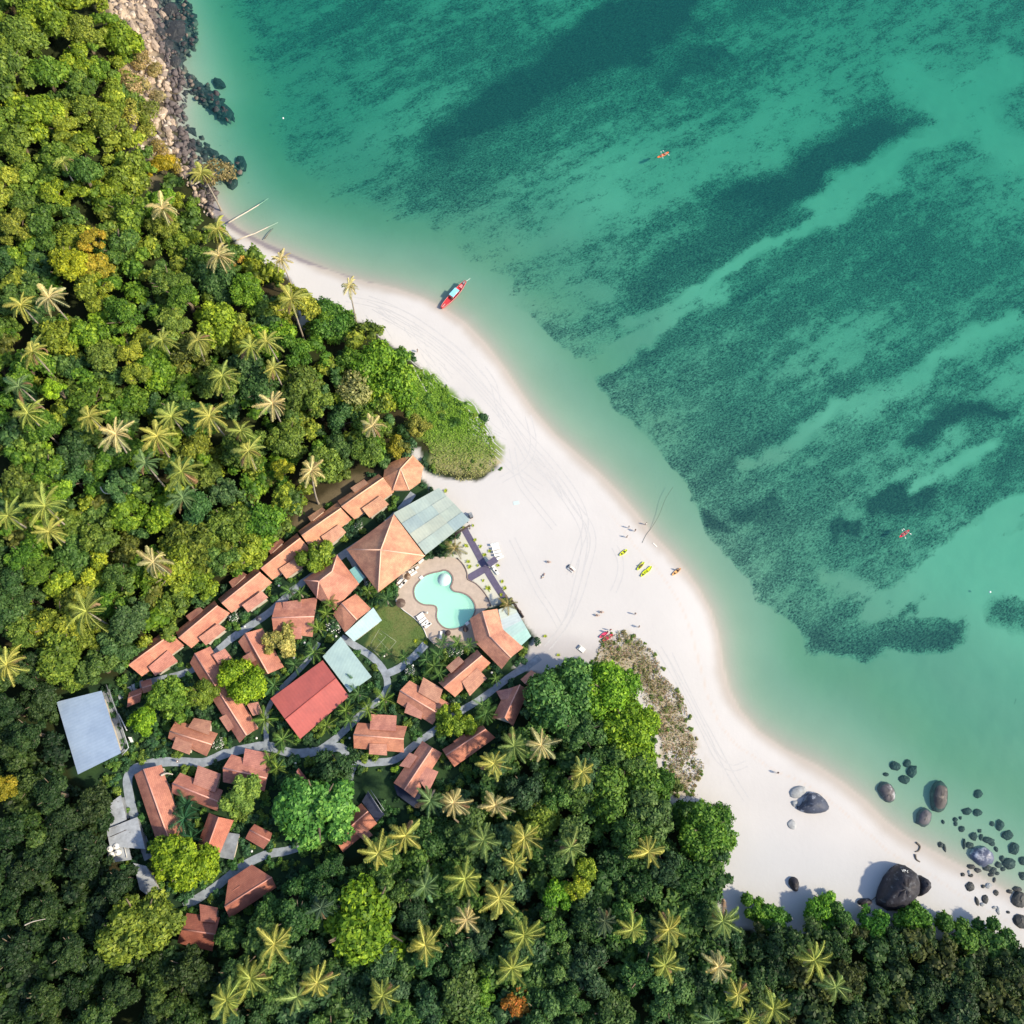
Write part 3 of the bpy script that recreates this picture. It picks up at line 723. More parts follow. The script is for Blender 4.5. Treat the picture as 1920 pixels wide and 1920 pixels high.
gable('tiled bungalow between the lawn and the diagonal path, ridge sloping down right', (749.6,1295),(823.5,1338.7),(768,1276),(842.4,1318.6),(744,1317),(811,1358.7),
 [((784,1298),(822,1320),(830.4,1292),(793.7,1270)), ((795,1322),(766,1310),(758,1336),(790,1349))], color=(.555,.275,.2))
gable('square set tiled bungalow with level ridge, above the pale path fork', (662.5,1377.6),(756.5,1385.6),(670.5,1355),(763.3,1361.6),(663.6,1402.8),(757.6,1410.8),
 [((693,1368),(742,1371),(743.9,1341.5),(695.7,1339)), ((725.5,1395),(693,1394),(691.7,1414),(725.5,1416.6))], color=(.56,.27,.19))
gable('tiled bungalow below the diagonal path, against the big dark green tree', (975,1284),(946,1346),(950,1292),(922,1348),(992,1294),(962,1362),
 [((968,1288),(956,1312),(939,1311.8),(930,1295.7))], color=(.53,.25,.19))
gable('small tiled roof peeping out above the big dark green tree', (1004,1262),(984,1282),(996,1256),(976,1274),(1016,1270),(996,1290), color=(.52,.26,.2), zr=4.6)
gable('tiled bungalow under the path next to two tall palms', (911,1367),(836,1416),(905,1359),(829,1405),(929,1383),(852,1438),
 [((878,1386),(858,1399),(850,1390),(870,1376))], color=(.50,.22,.16))
gable('tiled bungalow with a dark blue terrace at the end of the pale path', (811,1402),(758,1481),(792,1389),(738,1468),(829,1412),(777,1496),
 [((783,1418),(768,1440),(748.5,1436),(768,1411)), ((795,1436),(782,1458),(803,1487),(822,1447))], color=(.53,.26,.2))
gable('isolated tiled bungalow with dark blue deck right of the big leafy tree', (690,1521),(628,1575),(677.4,1506),(616,1560),(707,1544),(643,1598),
 [((680,1545),(664,1560),(683,1576),(699,1566))], color=(.46,.2,.15))
gable('long tiled block along the lane at the lower left', (269,1442),(322,1588),(252,1453),(300,1597),(302.5,1434),(350,1580), color=(.50,.235,.18), zr=5.4)
gable('tiled house with raised pink porch left of the olive tree', (323,1469),(409,1502.6),(338,1449),(418,1482),(322,1487),(408,1521),
 [((362,1470),(403,1486),(413.6,1451),(371,1435))], color=(.48,.22,.175))
gable('tiled house pointing down the page below the olive tree', (410,1532),(386,1599),(392,1524),(367,1593),(438,1538),(411,1602), color=(.44,.17,.125))
gable('tiled house above the olive tree with its porch on the lane', (418,1440),(500,1459),(434,1414),(508,1438),(418,1466),(496,1484),
 [((453,1443),(496,1450),(506.6,1413),(459.6,1403))], color=(.50,.23,.185))
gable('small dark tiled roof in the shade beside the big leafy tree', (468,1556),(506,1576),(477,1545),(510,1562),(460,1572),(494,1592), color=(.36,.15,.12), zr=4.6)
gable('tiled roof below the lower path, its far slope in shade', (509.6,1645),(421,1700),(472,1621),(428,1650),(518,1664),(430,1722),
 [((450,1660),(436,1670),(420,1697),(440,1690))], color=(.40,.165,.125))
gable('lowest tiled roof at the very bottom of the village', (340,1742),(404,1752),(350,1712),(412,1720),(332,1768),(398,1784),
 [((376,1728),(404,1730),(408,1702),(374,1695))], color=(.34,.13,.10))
gable('tiny tiled hut beside the lane left of two leafy trees', (240,1309),(265,1300),(242,1298),(269,1288),(238,1326),(262,1316), color=(.46,.2,.15), zr=3.9, ze=2.9)
gable('small pink tiled porch roof touching the stepped lane', (266,1290),(285,1284),(263,1278),(283,1273),(268,1300),(287,1294), color=(.48,.24,.19), zr=3.9, ze=2.9)
gable('tiled house with a slanting ridge right of the metal roofed hall', (318,1371),(397,1396),(330,1350),(408,1375),(315,1384),(387,1418),
 [((392,1378),(352,1364),(364,1346),(396,1352)), ((330,1380),(362,1390),(355,1415),(322,1403))], color=(.50,.245,.175))
gable('sliver of tiled roof under the dark tree by the path', (556,1446),(569,1470),(560,1440),(575,1460),(553,1462),(562,1480), color=(.40,.15,.13), zr=4.2)

# red sheet metal hall + pale sheet hall
def sheet(label, pts, zs, color, name='metal_roof_hall', cat='hall', faces=None, z0=None, inset=.7, walls=True, seams=0, mat=None, wmat=None):
    cx = sum(c[0] for c in pts[:4]) / 4; cy = sum(c[1] for c in pts[:4]) / 4; o0 = P(cx, cy, zs[0]); org = Vector((o0.x, o0.y, GV)); r = empty(name, org, label, cat)
    faces = faces or [tuple(range(len(pts)))]
    roof('roof', [(*p, z) for p, z in zip(pts, zs)], faces, r, mat or MSHEET, .12, color, org)
    if walls:
        q = pts[:4]; prism_walls('wall', [xy(c, z) for c, z in zip(q, zs)], GV - .3, min(zs) - .12, r, wmat or MWALL, org, inset)
    HOUSES.append(list(pts[:4])); return r, org
r, org = sheet('large hall with a rust red corrugated metal roof', [(605,1238),(654.5,1305.4),(562.7,1385.6),(507,1310),(534.5,1348.5),(630,1271.5)], [4.6,4.6,4.6,4.6,5.9,5.9], (.50,.125,.105), faces=[(3,4,5,0),(1,5,4,2)])
cap(r, (534.5,1348.5,5.9), (630,1271.5,5.9), org, r=.1, col=(.35,.07,.06))
r, org = sheet('pale aqua corrugated metal roof joined to the red hall', [(639,1194),(697,1269),(655.6,1298.5),(605,1231)], [5.4,5.0,4.6,5.0], (.40, .54, .52))
r, org = sheet('pale aqua lean-to roof below the small tiled house, facing the lawn', [(647,1187),(700,1139),(716,1163),(664,1203)], [3.9,3.9,3.5,3.5], (.50,.66,.66), 'lean_to', 'shelter')
r, org = sheet('small turquoise sheet roof wedged between hipped house and pavilion', [(655,1069),(666.6,1060.7),(684,1082.5),(673,1094)], [3.6,3.7,3.7,3.6], (.25,.52,.50), 'lean_to', 'shelter')
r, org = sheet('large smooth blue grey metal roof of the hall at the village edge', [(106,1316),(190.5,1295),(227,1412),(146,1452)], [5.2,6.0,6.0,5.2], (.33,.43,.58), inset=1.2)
# its alley, parapet and drain
a = [P(197,1283,3.4),P(241,1402,3.4)]
al = empty('service_alley', Vector((a[0].x, a[0].y, GV)), 'dark service alley with a low grey parapet beside the blue grey roof', 'alley')
roof('floor', [(190,1300,2.2),(204,1290,2.2),(242,1404,2.2),(229,1416,2.2)], [(0,1,2,3)], al, MCONC, .2, None, al.location)
tube('parapet', [P(199,1284,3.2) - al.location, P(221,1340,3.2) - al.location, P(241,1402,3.2) - al.location, P(229,1415,3.2) - al.location], .14, al, MCONCL, 4)
tube('pipe', [P(222,1338,3.5) - al.location, P(238,1370,3.5) - al.location], .13, al, MWHITE, 5)
roof('step', [(240,1382,2.6),(246,1382,2.6),(250,1391,2.6),(245,1392,2.6)], [(0,1,2,3)], al, MWHITE, .3, None, al.location)

# translucent green canopy beside the pavilion: four bays of panels
gp = [(738,962),(823,914.5),(881,973),(853,1002.7),(798,1040)]
cp = empty('terrace_canopy', P(810, 975, GV), 'big pale green translucent canopy between pavilion and beach', 'canopy')
MPOLY = corr_mat('polycarbonate', .35)
def bil(q, s, t): return tuple((q[0][k] * (1 - s) + q[1][k] * s) * (1 - t) + (q[3][k] * (1 - s) + q[2][k] * s) * t for k in (0, 1))
Q = [(738,962),(823,914.5),(881,975),(798,1040)]
shades = [(.44,.51,.44),(.48,.54,.47),(.42,.50,.45),(.46,.51,.43),(.38,.48,.46),(.44,.53,.48),(.49,.54,.46),(.36,.46,.46)]
k = 0
for j in range(4):
    for i in range(3):
        s0_, s1_, t0_, t1_ = i / 3, (i + 1) / 3, j / 4, (j + 1) / 4; z = 4.5 + .03 * ((i + j) % 2)
        roof('panel', [(*bil(Q, s0_, t0_), z), (*bil(Q, s1_, t0_), z), (*bil(Q, s1_, t1_), z - .1), (*bil(Q, s0_, t1_), z - .1)], [(0,1,2,3)], cp, MPOLY, .06, shades[(k * 5) % 8], cp.location); k += 1
for q in ((742,962),(822,917),(877,973),(797,1037),(780,940),(852,945)):
    p = P(*q, 4.3) - cp.location; tube('post', [Vector((p.x, p.y, 0)), Vector((p.x, p.y, 3.1))], .09, cp, MWOOD, 6)
HOUSES.append(Q)
pg = empty('beam_gate', P(866, 995, GV), 'pair of dark timber beams at the corner of the pale green canopy', 'pergola')
for d_ in (0, 4):
    A, B = P(852.5 + d_ * .5, 1003 + d_ * .3 - 2, 4.0) - pg.location, P(881 + d_ * .5, 986 + d_ * .3 - 2, 4.0) - pg.location; tube('beam', [A, B], .14, pg, MWOOD, 4)
for q in ((854,1002),(881,986)):
    p = P(*q, 4.0) - pg.location; tube('post', [(p.x, p.y, 0), (p.x, p.y, 2.75)], .12, pg, MWOOD, 5)
bx_ = P(883, 968, 1.3); sb = empty('sign_stand', Vector((bx_.x, bx_.y, 1.2)), 'small dark box stand on the sand at the canopy corner', 'stand')
boxes('cabinet', [((0, 0, .6), (.35, .62, .6), math.radians(25))], sb, MWOOD); boxes('lid', [((0, 0, 1.24), (.42, .7, .04), math.radians(25))], sb, MCONC)

# bent pool bar with awning
bb = empty('pool_bar', P(925, 1195, GV), 'long tiled building bent in the middle, right beside the pool', 'building')
zr_, ze_ = 6.2, 3.9
vs = [(904,1146,zr_),(918.8,1194,zr_),(957.6,1232.7,zr_),(881,1160,ze_),(892.4,1205.6,ze_),(940.4,1254.5,ze_),(932.5,1141.5,ze_),(943,1180,ze_),(981.7,1214,ze_)]
roof('roof', vs, [(0,3,4,1),(1,4,5,2),(0,1,7,6),(1,2,8,7)], bb, MTILE, .22, (.59,.31,.225), bb.location)
for a_, b_ in ((0, 1), (1, 2)): cap(bb, vs[a_], vs[b_], bb.location)
prism_walls('wall', [xy(q, ze_) for q in ((881,1160),(892.4,1205.6),(943,1180),(932.5,1141.5))], GV - .3, ze_ - .15, bb, MWALL, bb.location, .6)
prism_walls('wall', [xy(q, ze_) for q in ((892.4,1205.6),(940.4,1254.5),(981.7,1214),(943,1180))], GV - .3, ze_ - .15, bb, MWALL, bb.location, .6)
HOUSES.append([(881,1160),(892.4,1205.6),(940.4,1254.5),(981.7,1214),(943,1180),(932.5,1141.5)])
aw = empty('beach_awning', P(965, 1170, GV), 'pale green awning between the bent pool bar and the sand', 'awning')
Q = [(934,1143),(962,1133),(996,1193),(977,1211)]; Q2 = [(934,1143),(962,1133),(979,1163),(943,1181)]; Q3 = [(943,1181),(979,1163),(996,1193),(977,1211)]
for Qx, c_ in ((Q2, (.52,.66,.58)), (Q3, (.47,.66,.62))):
    for i in range(2):
        roof('panel', [(*bil(Qx, 0, i / 2), 3.6), (*bil(Qx, 1, i / 2), 3.4), (*bil(Qx, 1, (i + 1) / 2), 3.4), (*bil(Qx, 0, (i + 1) / 2), 3.6)], [(0,1,2,3)], aw, MPOLY, .06, tuple(v * random.uniform(.9, 1.05) for v in c_), aw.location)
for q in ((962,1134),(979,1163),(995,1193)):
    p = P(*q, 3.3) - aw.location; tube('post', [(p.x, p.y, 0), (p.x, p.y, 2.1)], .08, aw, MWOOD, 6)
HOUSES.append(Q)
fe = empty('slat_fence', P(970, 1142, 1.2), 'short dark slatted fence along the sand side of the awning', 'fence')
A, B = P(957, 1122, 2.0), P(982, 1158, 2.0)
for k in range(9):
    a_ = A.lerp(B, k / 9); b_ = A.lerp(B, (k + .82) / 9); c_ = (a_ + b_) / 2 - fe.location; an = math.atan2(b_.y - a_.y, b_.x - a_.x)
    boxes('slat', [((c_.x, c_.y, .8), ((b_ - a_).length / 2, .16 + .12 * (k % 3 == 0), .75), an)], fe, MWOOD)

# dark terraces of two bungalows
t1 = empty('terrace', P(765, 1495, GV), 'dark blue terrace slab below the bungalow at the pale path end', 'terrace')
roof('deck', [(738,1471,2.4),(745,1491,2.4),(779,1516,2.4),(792,1484,2.4)], [(0,1,2,3)], t1, MNAVY, .3, None, t1.location)
t2 = empty('terrace', P(700, 1510, GV), 'dark blue terrace with white double railing on the isolated bungalow', 'terrace')
roof('deck', [(678.5,1503,2.6),(690,1484,2.6),(721,1526.7,2.6),(706,1541,2.6)], [(0,1,2,3)], t2, MNAVY, .3, None, t2.location)
for d_ in (0, 5):
    tube('railing', [P(690 + d_, 1484 - d_ * .6, 3.4) - t2.location, P(716 + d_, 1523 - d_ * .6, 3.4) - t2.location], .06, t2, MCONCL, 5)
for k in range(4):
    p = P(690 + 9 * k, 1484 + 13 * k, 3.4) - t2.location; tube('rail_post', [(p.x, p.y, 1.3), (p.x, p.y, 2.2)], .05, t2, MCONCL, 5)
HOUSES += [[(738,1471),(745,1491),(779,1516),(792,1484)], [(678,1503),(690,1484),(721,1527),(706,1541)]]
t3 = empty('flat_annex', P(430, 1585, GV), 'dull grey flat roofed annex beside the house below the olive tree', 'annex')
roof('roof', [(421,1560,3.2),(449,1564,3.2),(437,1612,3.2),(410,1607,3.2)], [(0,1,2,3)], t3, MCONC, .25, None, t3.location)
prism_walls('wall', [xy(q, 3.2) for q in ((421,1560),(449,1564),(437,1612),(410,1607))], GV - .2, 3.0, t3, MWALL, t3.location, .3)
HOUSES.append([(421,1560),(449,1564),(437,1612),(410,1607)])

# utility building: flat concrete roofs + tanks + long strip
ub = empty('utility_building', P(230, 1560, GV), 'blue grey flat concrete roofs with water tanks at the forest edge', 'building')
for nm, q, z in (('roof', [(207,1505),(226,1491),(237,1537),(206,1552)], 4.0), ('roof', [(199,1555),(257,1532),(272,1592),(206,1587)], 4.6), ('tank_platform', [(200,1586),(240,1581),(246,1612),(203,1618)], 3.6)):
    roof(nm, [(*a_, z) for a_ in q], [(0,1,2,3)], ub, MCONCL, .3, None, ub.location)
    prism_walls('wall', [xy(a_, z) for a_ in q], GV - .2, z - .25, ub, MCONC, ub.location, .35); HOUSES.append(q)
tube('roof_seam', [P(207,1569,4.66) - ub.location, P(237,1556,4.66) - ub.location], .07, ub, MWOOD, 4)
tube('pipe', [P(232,1583,3.9) - ub.location, P(238,1608,3.9) - ub.location], .08, ub, MWHITE, 5)
for k, (a_, b_) in enumerate(((204.5,1592),(216,1587),(219,1598.5),(208,1603))):
    p = P(a_, b_, 4.9); tk = empty('water_tank', Vector((p.x, p.y, 3.62)), ['white water tank, upper left of the four on the platform','white water tank, upper right of the four on the platform','white water tank, lower right of the four on the platform','white water tank, lower left of the four on the platform'][k], 'water tank', 'white water tanks on the platform')
    tube('tank_body', [(0,0,0),(0,0,.1),(0,0,1.1),(0,0,1.28),(0,0,1.36)], [.62,.68,.68,.5,.16], tk, MWHITE, 16); tube('lid', [(0,0,1.3),(0,0,1.42)], .17, tk, MCONCL, 10)
st_ = empty('long_shed', P(275, 1655, GV), 'long narrow blue grey roof half under the lime green tree', 'shed')
roof('roof', [(250,1618,3.4),(274,1624,3.4),(301,1672,3.4),(298,1696,3.4),(262,1668,3.4)], [(0,1,2,3,4)], st_, MCONCL, .2, None, st_.location)
prism_walls('wall', [xy(q, 3.4) for q in ((250,1618),(274,1624),(301,1672),(298,1696),(262,1668))], GV - .2, 3.2, st_, MWALL, st_.location, .4)
HOUSES.append([(250,1618),(274,1624),(301,1672),(298,1696),(262,1668)])

# ================================================================== POOL
def flat_with_hole(name, outer, inner, z, mat, parent=None, org=Vector(), thick=.25):
    bm = bmesh.new()
    for loop in [outer] + ([inner] if inner else []):
        vv = [bm.verts.new((a - org.x, b - org.y, z - org.z)) for a, b in loop]
        for i in range(len(vv)): bm.edges.new((vv[i], vv[(i + 1) % len(vv)]))
    bmesh.ops.triangle_fill(bm, use_beauty=True, use_dissolve=False, edges=bm.edges[:])
    for f in bm.faces:
        if f.normal.z < 0: f.normal_flip()
    ex = bmesh.ops.extrude_face_region(bm, geom=bm.faces[:]); 
    for v_ in ex['geom']:
        if isinstance(v_, bmesh.types.BMVert): v_.co.z -= 0
    base = [v_ for v_ in bm.verts if v_ not in set(g for g in ex['geom'] if isinstance(g, bmesh.types.BMVert))]
    for v_ in base: v_.co.z -= thick
    bmesh.ops.recalc_face_normals(bm, faces=bm.faces[:])
    me = bpy.data.meshes.new(name); bm.to_mesh(me); bm.free(); return link_obj(name, me, parent, None, mat)
DECK = [(744,1086),(757,1070),(775,1062),(800,1044),(850,1044),(862,1052),(874,1072),(876,1087),(893,1095),(913,1117),(920,1136),(905,1146),(886,1160),(893,1195),(897,1212),
 (872,1218),(845,1222),(822,1216),(801,1196),(793,1176),(780,1162),(765,1150),(753,1141),(743,1128),(741,1108)]
dk_w = [tuple(P(a, b, DK)[:2]) for a, b in chaikin(DECK, 1)]
pl_w = [tuple(P(a, b, DK)[:2]) for a, b in chaikin(POOL, 2)]
tag(flat_with_hole('pool_deck', dk_w, pl_w, DK, MDECK, thick=.3), kind='structure')
po = P(835, 1125, DK); pool = empty('swimming_pool', Vector((po.x, po.y, DK)), 'turquoise figure of eight swimming pool in the beige terrace', 'swimming pool')
def offs(loop, d):
    n = len(loop); out = []
    for i in range(n):
        a, b = Vector(loop[i - 1]), Vector(loop[(i + 1) % n]); t = (b - a).normalized(); out.append((loop[i][0] + t.y * d, loop[i][1] - t.x * d))
    return out
area = sum(pl_w[i][0] * pl_w[(i + 1) % len(pl_w)][1] - pl_w[(i + 1) % len(pl_w)][0] * pl_w[i][1] for i in range(len(pl_w)))
sg = 1 if area > 0 else -1
outer = offs(pl_w, .38 * sg)
def ringmesh(name, A, B, zt, zb, mat, parent, org):
    n = len(A); V = [(a - org.x, b - org.y, zt - org.z) for a, b in A] + [(a - org.x, b - org.y, zt - org.z) for a, b in B] + [(a - org.x, b - org.y, zb - org.z) for a, b in A] + [(a - org.x, b - org.y, zb - org.z) for a, b in B]
    Fc = []
    for i in range(n):
        j = (i + 1) % n; Fc += [(i, j, n + j, n + i), (2 * n + i, 2 * n + j, j, i), (n + i, n + j, 3 * n + j, 3 * n + i)]
    return pymesh(name, V, Fc, parent, mat)
ringmesh('coping', pl_w, outer, DK + .09, DK - .05, MCOPE, pool, pool.location)
MPTILE = plain('pool_tile', (.60, .86, .76), .4, .05, 1)
inn = offs(pl_w, -.02 * sg)
n_ = len(inn); V = [(a - po.x, b - po.y, .0) for a, b in inn] + [(a - po.x, b - po.y, -1.1) for a, b in inn]
pymesh('basin', V, [(i, (i + 1) % n_, n_ + (i + 1) % n_, n_ + i) for i in range(n_)] + [tuple(range(n_, 2 * n_))], pool, MPTILE)
def pool_water():
    m = bpy.data.materials.new('pool_water'); m.use_nodes = True; t = m.node_tree; t.nodes.clear(); o = N(t, 'ShaderNodeOutputMaterial')
    g = N(t, 'ShaderNodeNewGeometry'); tr = N(t, 'ShaderNodeBsdfTransparent'); tr.inputs[0].default_value = (.90, 1, .99, 1)
    df = N(t, 'ShaderNodeBsdfDiffuse'); df.inputs[0].default_value = (.46, .88, .72, 1); gl = N(t, 'ShaderNodeBsdfGlossy'); gl.inputs['Roughness'].default_value = .1
    a = N(t, 'ShaderNodeMixShader'); a.inputs[0].default_value = .55; t.links.new(tr.outputs[0], a.inputs[1]); t.links.new(df.outputs[0], a.inputs[2])
    b = N(t, 'ShaderNodeMixShader'); b.inputs[0].default_value = .03; t.links.new(a.outputs[0], b.inputs[1]); t.links.new(gl.outputs[0], b.inputs[2])
    bn = N(t, 'ShaderNodeBump'); bn.inputs['Strength'].default_value = .2; t.links.new(noise_(t, 2, 3, .5, g.outputs['Position']), bn.inputs['Height']); t.links.new(bn.outputs[0], gl.inputs['Normal'])
    t.links.new(b.outputs[0], o.inputs[0]); return m
pymesh('water', [(a - po.x, b - po.y, -.12) for a, b in inn], [tuple(range(n_))], pool, pool_water())
kp = P(832.8, 1086.5, DK) - pool.location
tube('shallow_step', [(kp.x, kp.y, -.4), (kp.x, kp.y, -.07)], 1.7, pool, plain('pale_pool_step', (.62, .85, .82), .4, .03, 1), 28)
# inflatable-white diving plinths on the rim
for a_, b_ in ((790,1083),(876,1169)):
    p = P(a_, b_, DK) - pool.location; boxes('plinth', [((p.x, p.y, .14), (.5, .38, .1), math.radians(40))], pool, MWHITE)
# garden wall edging and T shaped walkway
wk = ribbon_vf(catmull([(871,993),(886,1020),(902,1050),(918,1078),(934,1104),(948,1124)], 4), 1.75, .05, .04)
w1 = pymesh('walkway', wk[0], wk[1], None, MPAVE); tag(w1, kind='structure')
wk = ribbon_vf([(915,1064),(903,1070),(895,1075),(886,1080),(877,1086)], 1.9, .056, .04); tag(pymesh('walkway', wk[0], wk[1], None, MPAVE), kind='structure')
ed = P(880, 1085, DK); ew = empty('garden_edging', ed, 'thin curved stone edging round the sea side of the pool terrace', 'edging')
tube('kerb', [P(a_, b_, DK + .1) - ed for a_, b_ in catmull([(857,1046),(870,1060),(876,1075),(877,1086),(892,1094),(905,1107),(914,1120),(921,1137)], 3)], .14, ew, MCOPE, 4)
ed2 = P(770, 1155, DK); ew2 = empty('garden_edging', ed2, 'pale kerb line between the pool terrace and the lawn', 'edging')
tube('kerb', [P(a_, b_, DK + .08) - ed2 for a_, b_ in catmull([(741,1108),(743,1128),(753,1141),(766,1151),(780,1162),(793,1177),(801,1196)], 3)], .1, ew2, MWHITE, 4)

# court lines on the lawn
MCOURT = plain('worn_line_paint', (.45,.50,.38), .8, .1, 2); ct = on_ground(715, 1205); cr = empty('badminton_court', ct, 'thin white court lines marked on the lawn by the path', 'court')
for seg in (((711,1180),(743,1203)),((743,1203),(730,1218)),((711,1180),(695,1207)),((694,1213),(712,1231)),((708,1197),(729,1219)),((724,1193),(701,1220)),((709,1186),(716,1190))):
    A, B = [on_ground(*q, .05) - ct for q in seg]; tube('line', [A, B], .04, cr, MCOURT, 4)

# ================================================================== VEGETATION
def place(px, py):
    return f"@{px:.0f},{py:.0f}"

def sph_pts(n, rng):
    v = rng.normal(size=(n, 3)); return v / np.linalg.norm(v, axis=1)[:, None]

def leaf_quads(c, nrm, size, rng, ratio=.62):
    n = len(c); nrm = nrm + rng.normal(size=(n, 3)) * .55; nrm /= np.linalg.norm(nrm, axis=1)[:, None] + 1e-9
    a = np.cross(nrm, rng.normal(size=(n, 3))); a /= np.linalg.norm(a, axis=1)[:, None] + 1e-9
    b = np.cross(nrm, a); s = size[:, None]
    V = np.stack([c - a * s, c - b * s * ratio - nrm * s * .12, c + a * s, c + b * s * ratio - nrm * s * .12], 1).reshape(-1, 3)
    Q = np.arange(4 * n).reshape(n, 4); return V, Q

def core_sphere(c, r, k=9, m=5):
    V, Q = [], []
    for i in range(m + 1):
        th = math.pi * i / m
        for j in range(k): V.append((c[0] + r * math.sin(th) * math.cos(2 * math.pi * j / k), c[1] + r * math.sin(th) * math.sin(2 * math.pi * j / k), c[2] + r * .8 * math.cos(th)))
    for i in range(m):
        for j in range(k): Q.append((i * k + j, (i + 1) * k + j, (i + 1) * k + (j + 1) % k, i * k + (j + 1) % k))
    return np.array(V), np.array(Q)

def crown_arrays(R0, nl, n, seed, size=.42, flat=.55, lob=(.26, .44), core=True, spread=1.0):
    rng = np.random.default_rng(seed)
    ang = rng.uniform(0, 2 * np.pi, nl) + np.arange(nl) * 2.4; rr = np.sqrt((np.arange(nl) + .35) / nl) * .76 * R0 * rng.uniform(.72, 1.22, nl); sqx = rng.uniform(.8, 1.2)
    lr = rng.uniform(*lob, nl) * R0; C = np.stack([rr * np.cos(ang) * sqx, rr * np.sin(ang) / sqx, flat * R0 * (1 - (rr / R0) ** 2) + rng.uniform(-.20, .20, nl) * R0], 1)
    P_, Nn, lobi = [], [], []
    w_ = lr ** 2 / (lr ** 2).sum()
    for i in range(nl):
        k = int(n * w_[i] * 2.0) + 8; d = sph_pts(k, rng); d = d[d[:, 2] > -.45]
        bmp = 1 + .16 * np.sin(d[:, 0] * 7 + i) * np.cos(d[:, 1] * 6 + 2 * i) + .10 * np.sin(d[:, 2] * 11 + d[:, 0] * 9); jit = (rng.uniform(.78, 1.10 * spread, len(d)) * bmp)[:, None]; p = C[i] + d * lr[i] * jit * np.array([1, 1, .8])
        inside = np.zeros(len(p), bool)
        for j in range(nl):
            if j != i: inside |= (np.linalg.norm((p - C[j]) * np.array([1, 1, 1.25]), axis=1) < lr[j] * .86)
        P_.append(p[~inside]); Nn.append(d[~inside]); lobi.append(np.full((~inside).sum(), i))
    c = np.concatenate(P_); nr = np.concatenate(Nn); li = np.concatenate(lobi)
    if len(c) > n: s = rng.choice(len(c), n, replace=False); c, nr, li = c[s], nr[s], li[s]
    sz = size * rng.uniform(.5, 1.5, len(c)); V, Q = leaf_quads(c, nr + np.array([0, 0, .35]), sz, rng)
    lt = rng.uniform(.72, 1.28, nl)[li] * rng.uniform(.5, 1.6, len(c)); lv = np.repeat(lt, 4)
    if core:
        for i in range(nl):
            v_, q_ = core_sphere(C[i], lr[i] * .80); Q = np.concatenate([Q, q_ + len(V)]); V = np.concatenate([V, v_]); lv = np.concatenate([lv, np.full(len(v_), .8)])
    return V, Q, lv

def crown_mesh(name, *a, **k):
    V, Q, lv = crown_arrays(*a, **k); return fastmesh(name, V, Q, {'lv': lv}, MLEAF)

def trunk_mesh(name, h, r, branches=4, seed=0, mat=None):
    rnd = random.Random(seed); V, Fc = [], []
    def seg(pts, rads, n=6):
        base = len(V)
        for i, p in enumerate(pts):
            for k in range(n): a = 2 * math.pi * k / n; V.append((p[0] + rads[i] * math.cos(a), p[1] + rads[i] * math.sin(a), p[2]))
        for i in range(len(pts) - 1):
            for k in range(n): Fc.append((base + i * n + k, base + i * n + (k + 1) % n, base + (i + 1) * n + (k + 1) % n, base + (i + 1) * n + k))
    seg([(0, 0, -.4), (.1, .05, h * .4), (0, 0, h * .75)], [r * 1.3, r, r * .7])
    for b in range(branches):
        a = b * 2.4 + rnd.random(); L = h * .42; seg([(0, 0, h * (.5 + .06 * b)), (math.cos(a) * L * .4, math.sin(a) * L * .4, h * .85), (math.cos(a) * L * .8, math.sin(a) * L * .8, h * 1.05)], [r * .55, r * .35, r * .12])
    me = bpy.data.meshes.new(name); me.from_pydata(V, [], Fc); me.update(); me.materials.append(mat or MBARK); return me
TRUNKS = [trunk_mesh('trunk', 1.0, .045, 4, s) for s in range(3)]

PROTO = [crown_mesh('crown', 4.5, 14 + 2 * (s % 5), 4200, 100 + s, size=.28, lob=(.16, .38)) for s in range(10)]        # forest trees
PROTO += [crown_mesh('crown', 4.5, 20, 4200, 130 + s, size=.26, lob=(.13, .30), flat=.7, spread=1.15) for s in range(4)]
BIG = [crown_mesh('crown', 8.0, 34, 10000, 200 + s, size=.44, lob=(.20,.33), flat=.50) for s in range(3)]       # lumpy large crowns
FINE = [crown_mesh('crown', 8.0, 16, 9500, 230 + s, size=.36, lob=(.26, .42), flat=.42) for s in range(2)]
SMALL = [crown_mesh('crown', 2.5, 7, 800, 260 + s, size=.30, lob=(.34, .5), flat=.6) for s in range(4)]
SPARSE = [crown_mesh('crown', 4.5, 13, 1500, 280 + s, size=.30, lob=(.24, .42), core=False, spread=1.25) for s in range(2)]

def tree(px, py, rpx, color, label, kind='f', h=None, group=None, name='broadleaf_tree', cat='tree', sq=1.0):
    if h is None: h = random.uniform(9.5, 13)
    protos = {'f': PROTO, 'b': BIG, 'n': FINE, 's': SMALL, 'o': SPARSE}[kind]; R0 = {'f': 4.5, 'b': 8.0, 'n': 8.0, 's': 2.5, 'o': 4.5}[kind]
    q = on_ground(px, py, h * .8); g = gz(q.x, q.y)
    rad = rpx * (H - q.z) / (F * .93)          # rough metres at that depth
    d = (M.transposed() @ Vector((q.x, q.y, q.z - H))).z; rad = rpx * -d / F
    root = empty(name, Vector((q.x, q.y, g)), label, cat, group, random.uniform(0, 6.28))
    me = random.choice(protos); s = rad / R0 * 1.02
    c = link_obj('crown', me, root); c.scale = (s, s, s * random.uniform(.9, 1.1) * sq); c.location = (0, 0, max(h - .95 * rad, .3 * h if h > 3 else 0))
    c.color = (*[max(.004, v * random.uniform(.92, 1.08)) for v in color], 1)
    t = link_obj('trunk', random.choice(TRUNKS), root); hh = max(h - .35 * rad, 1); t.scale = (hh * max(.5, rad / 4.5), hh * max(.5, rad / 4.5), hh)
    return root

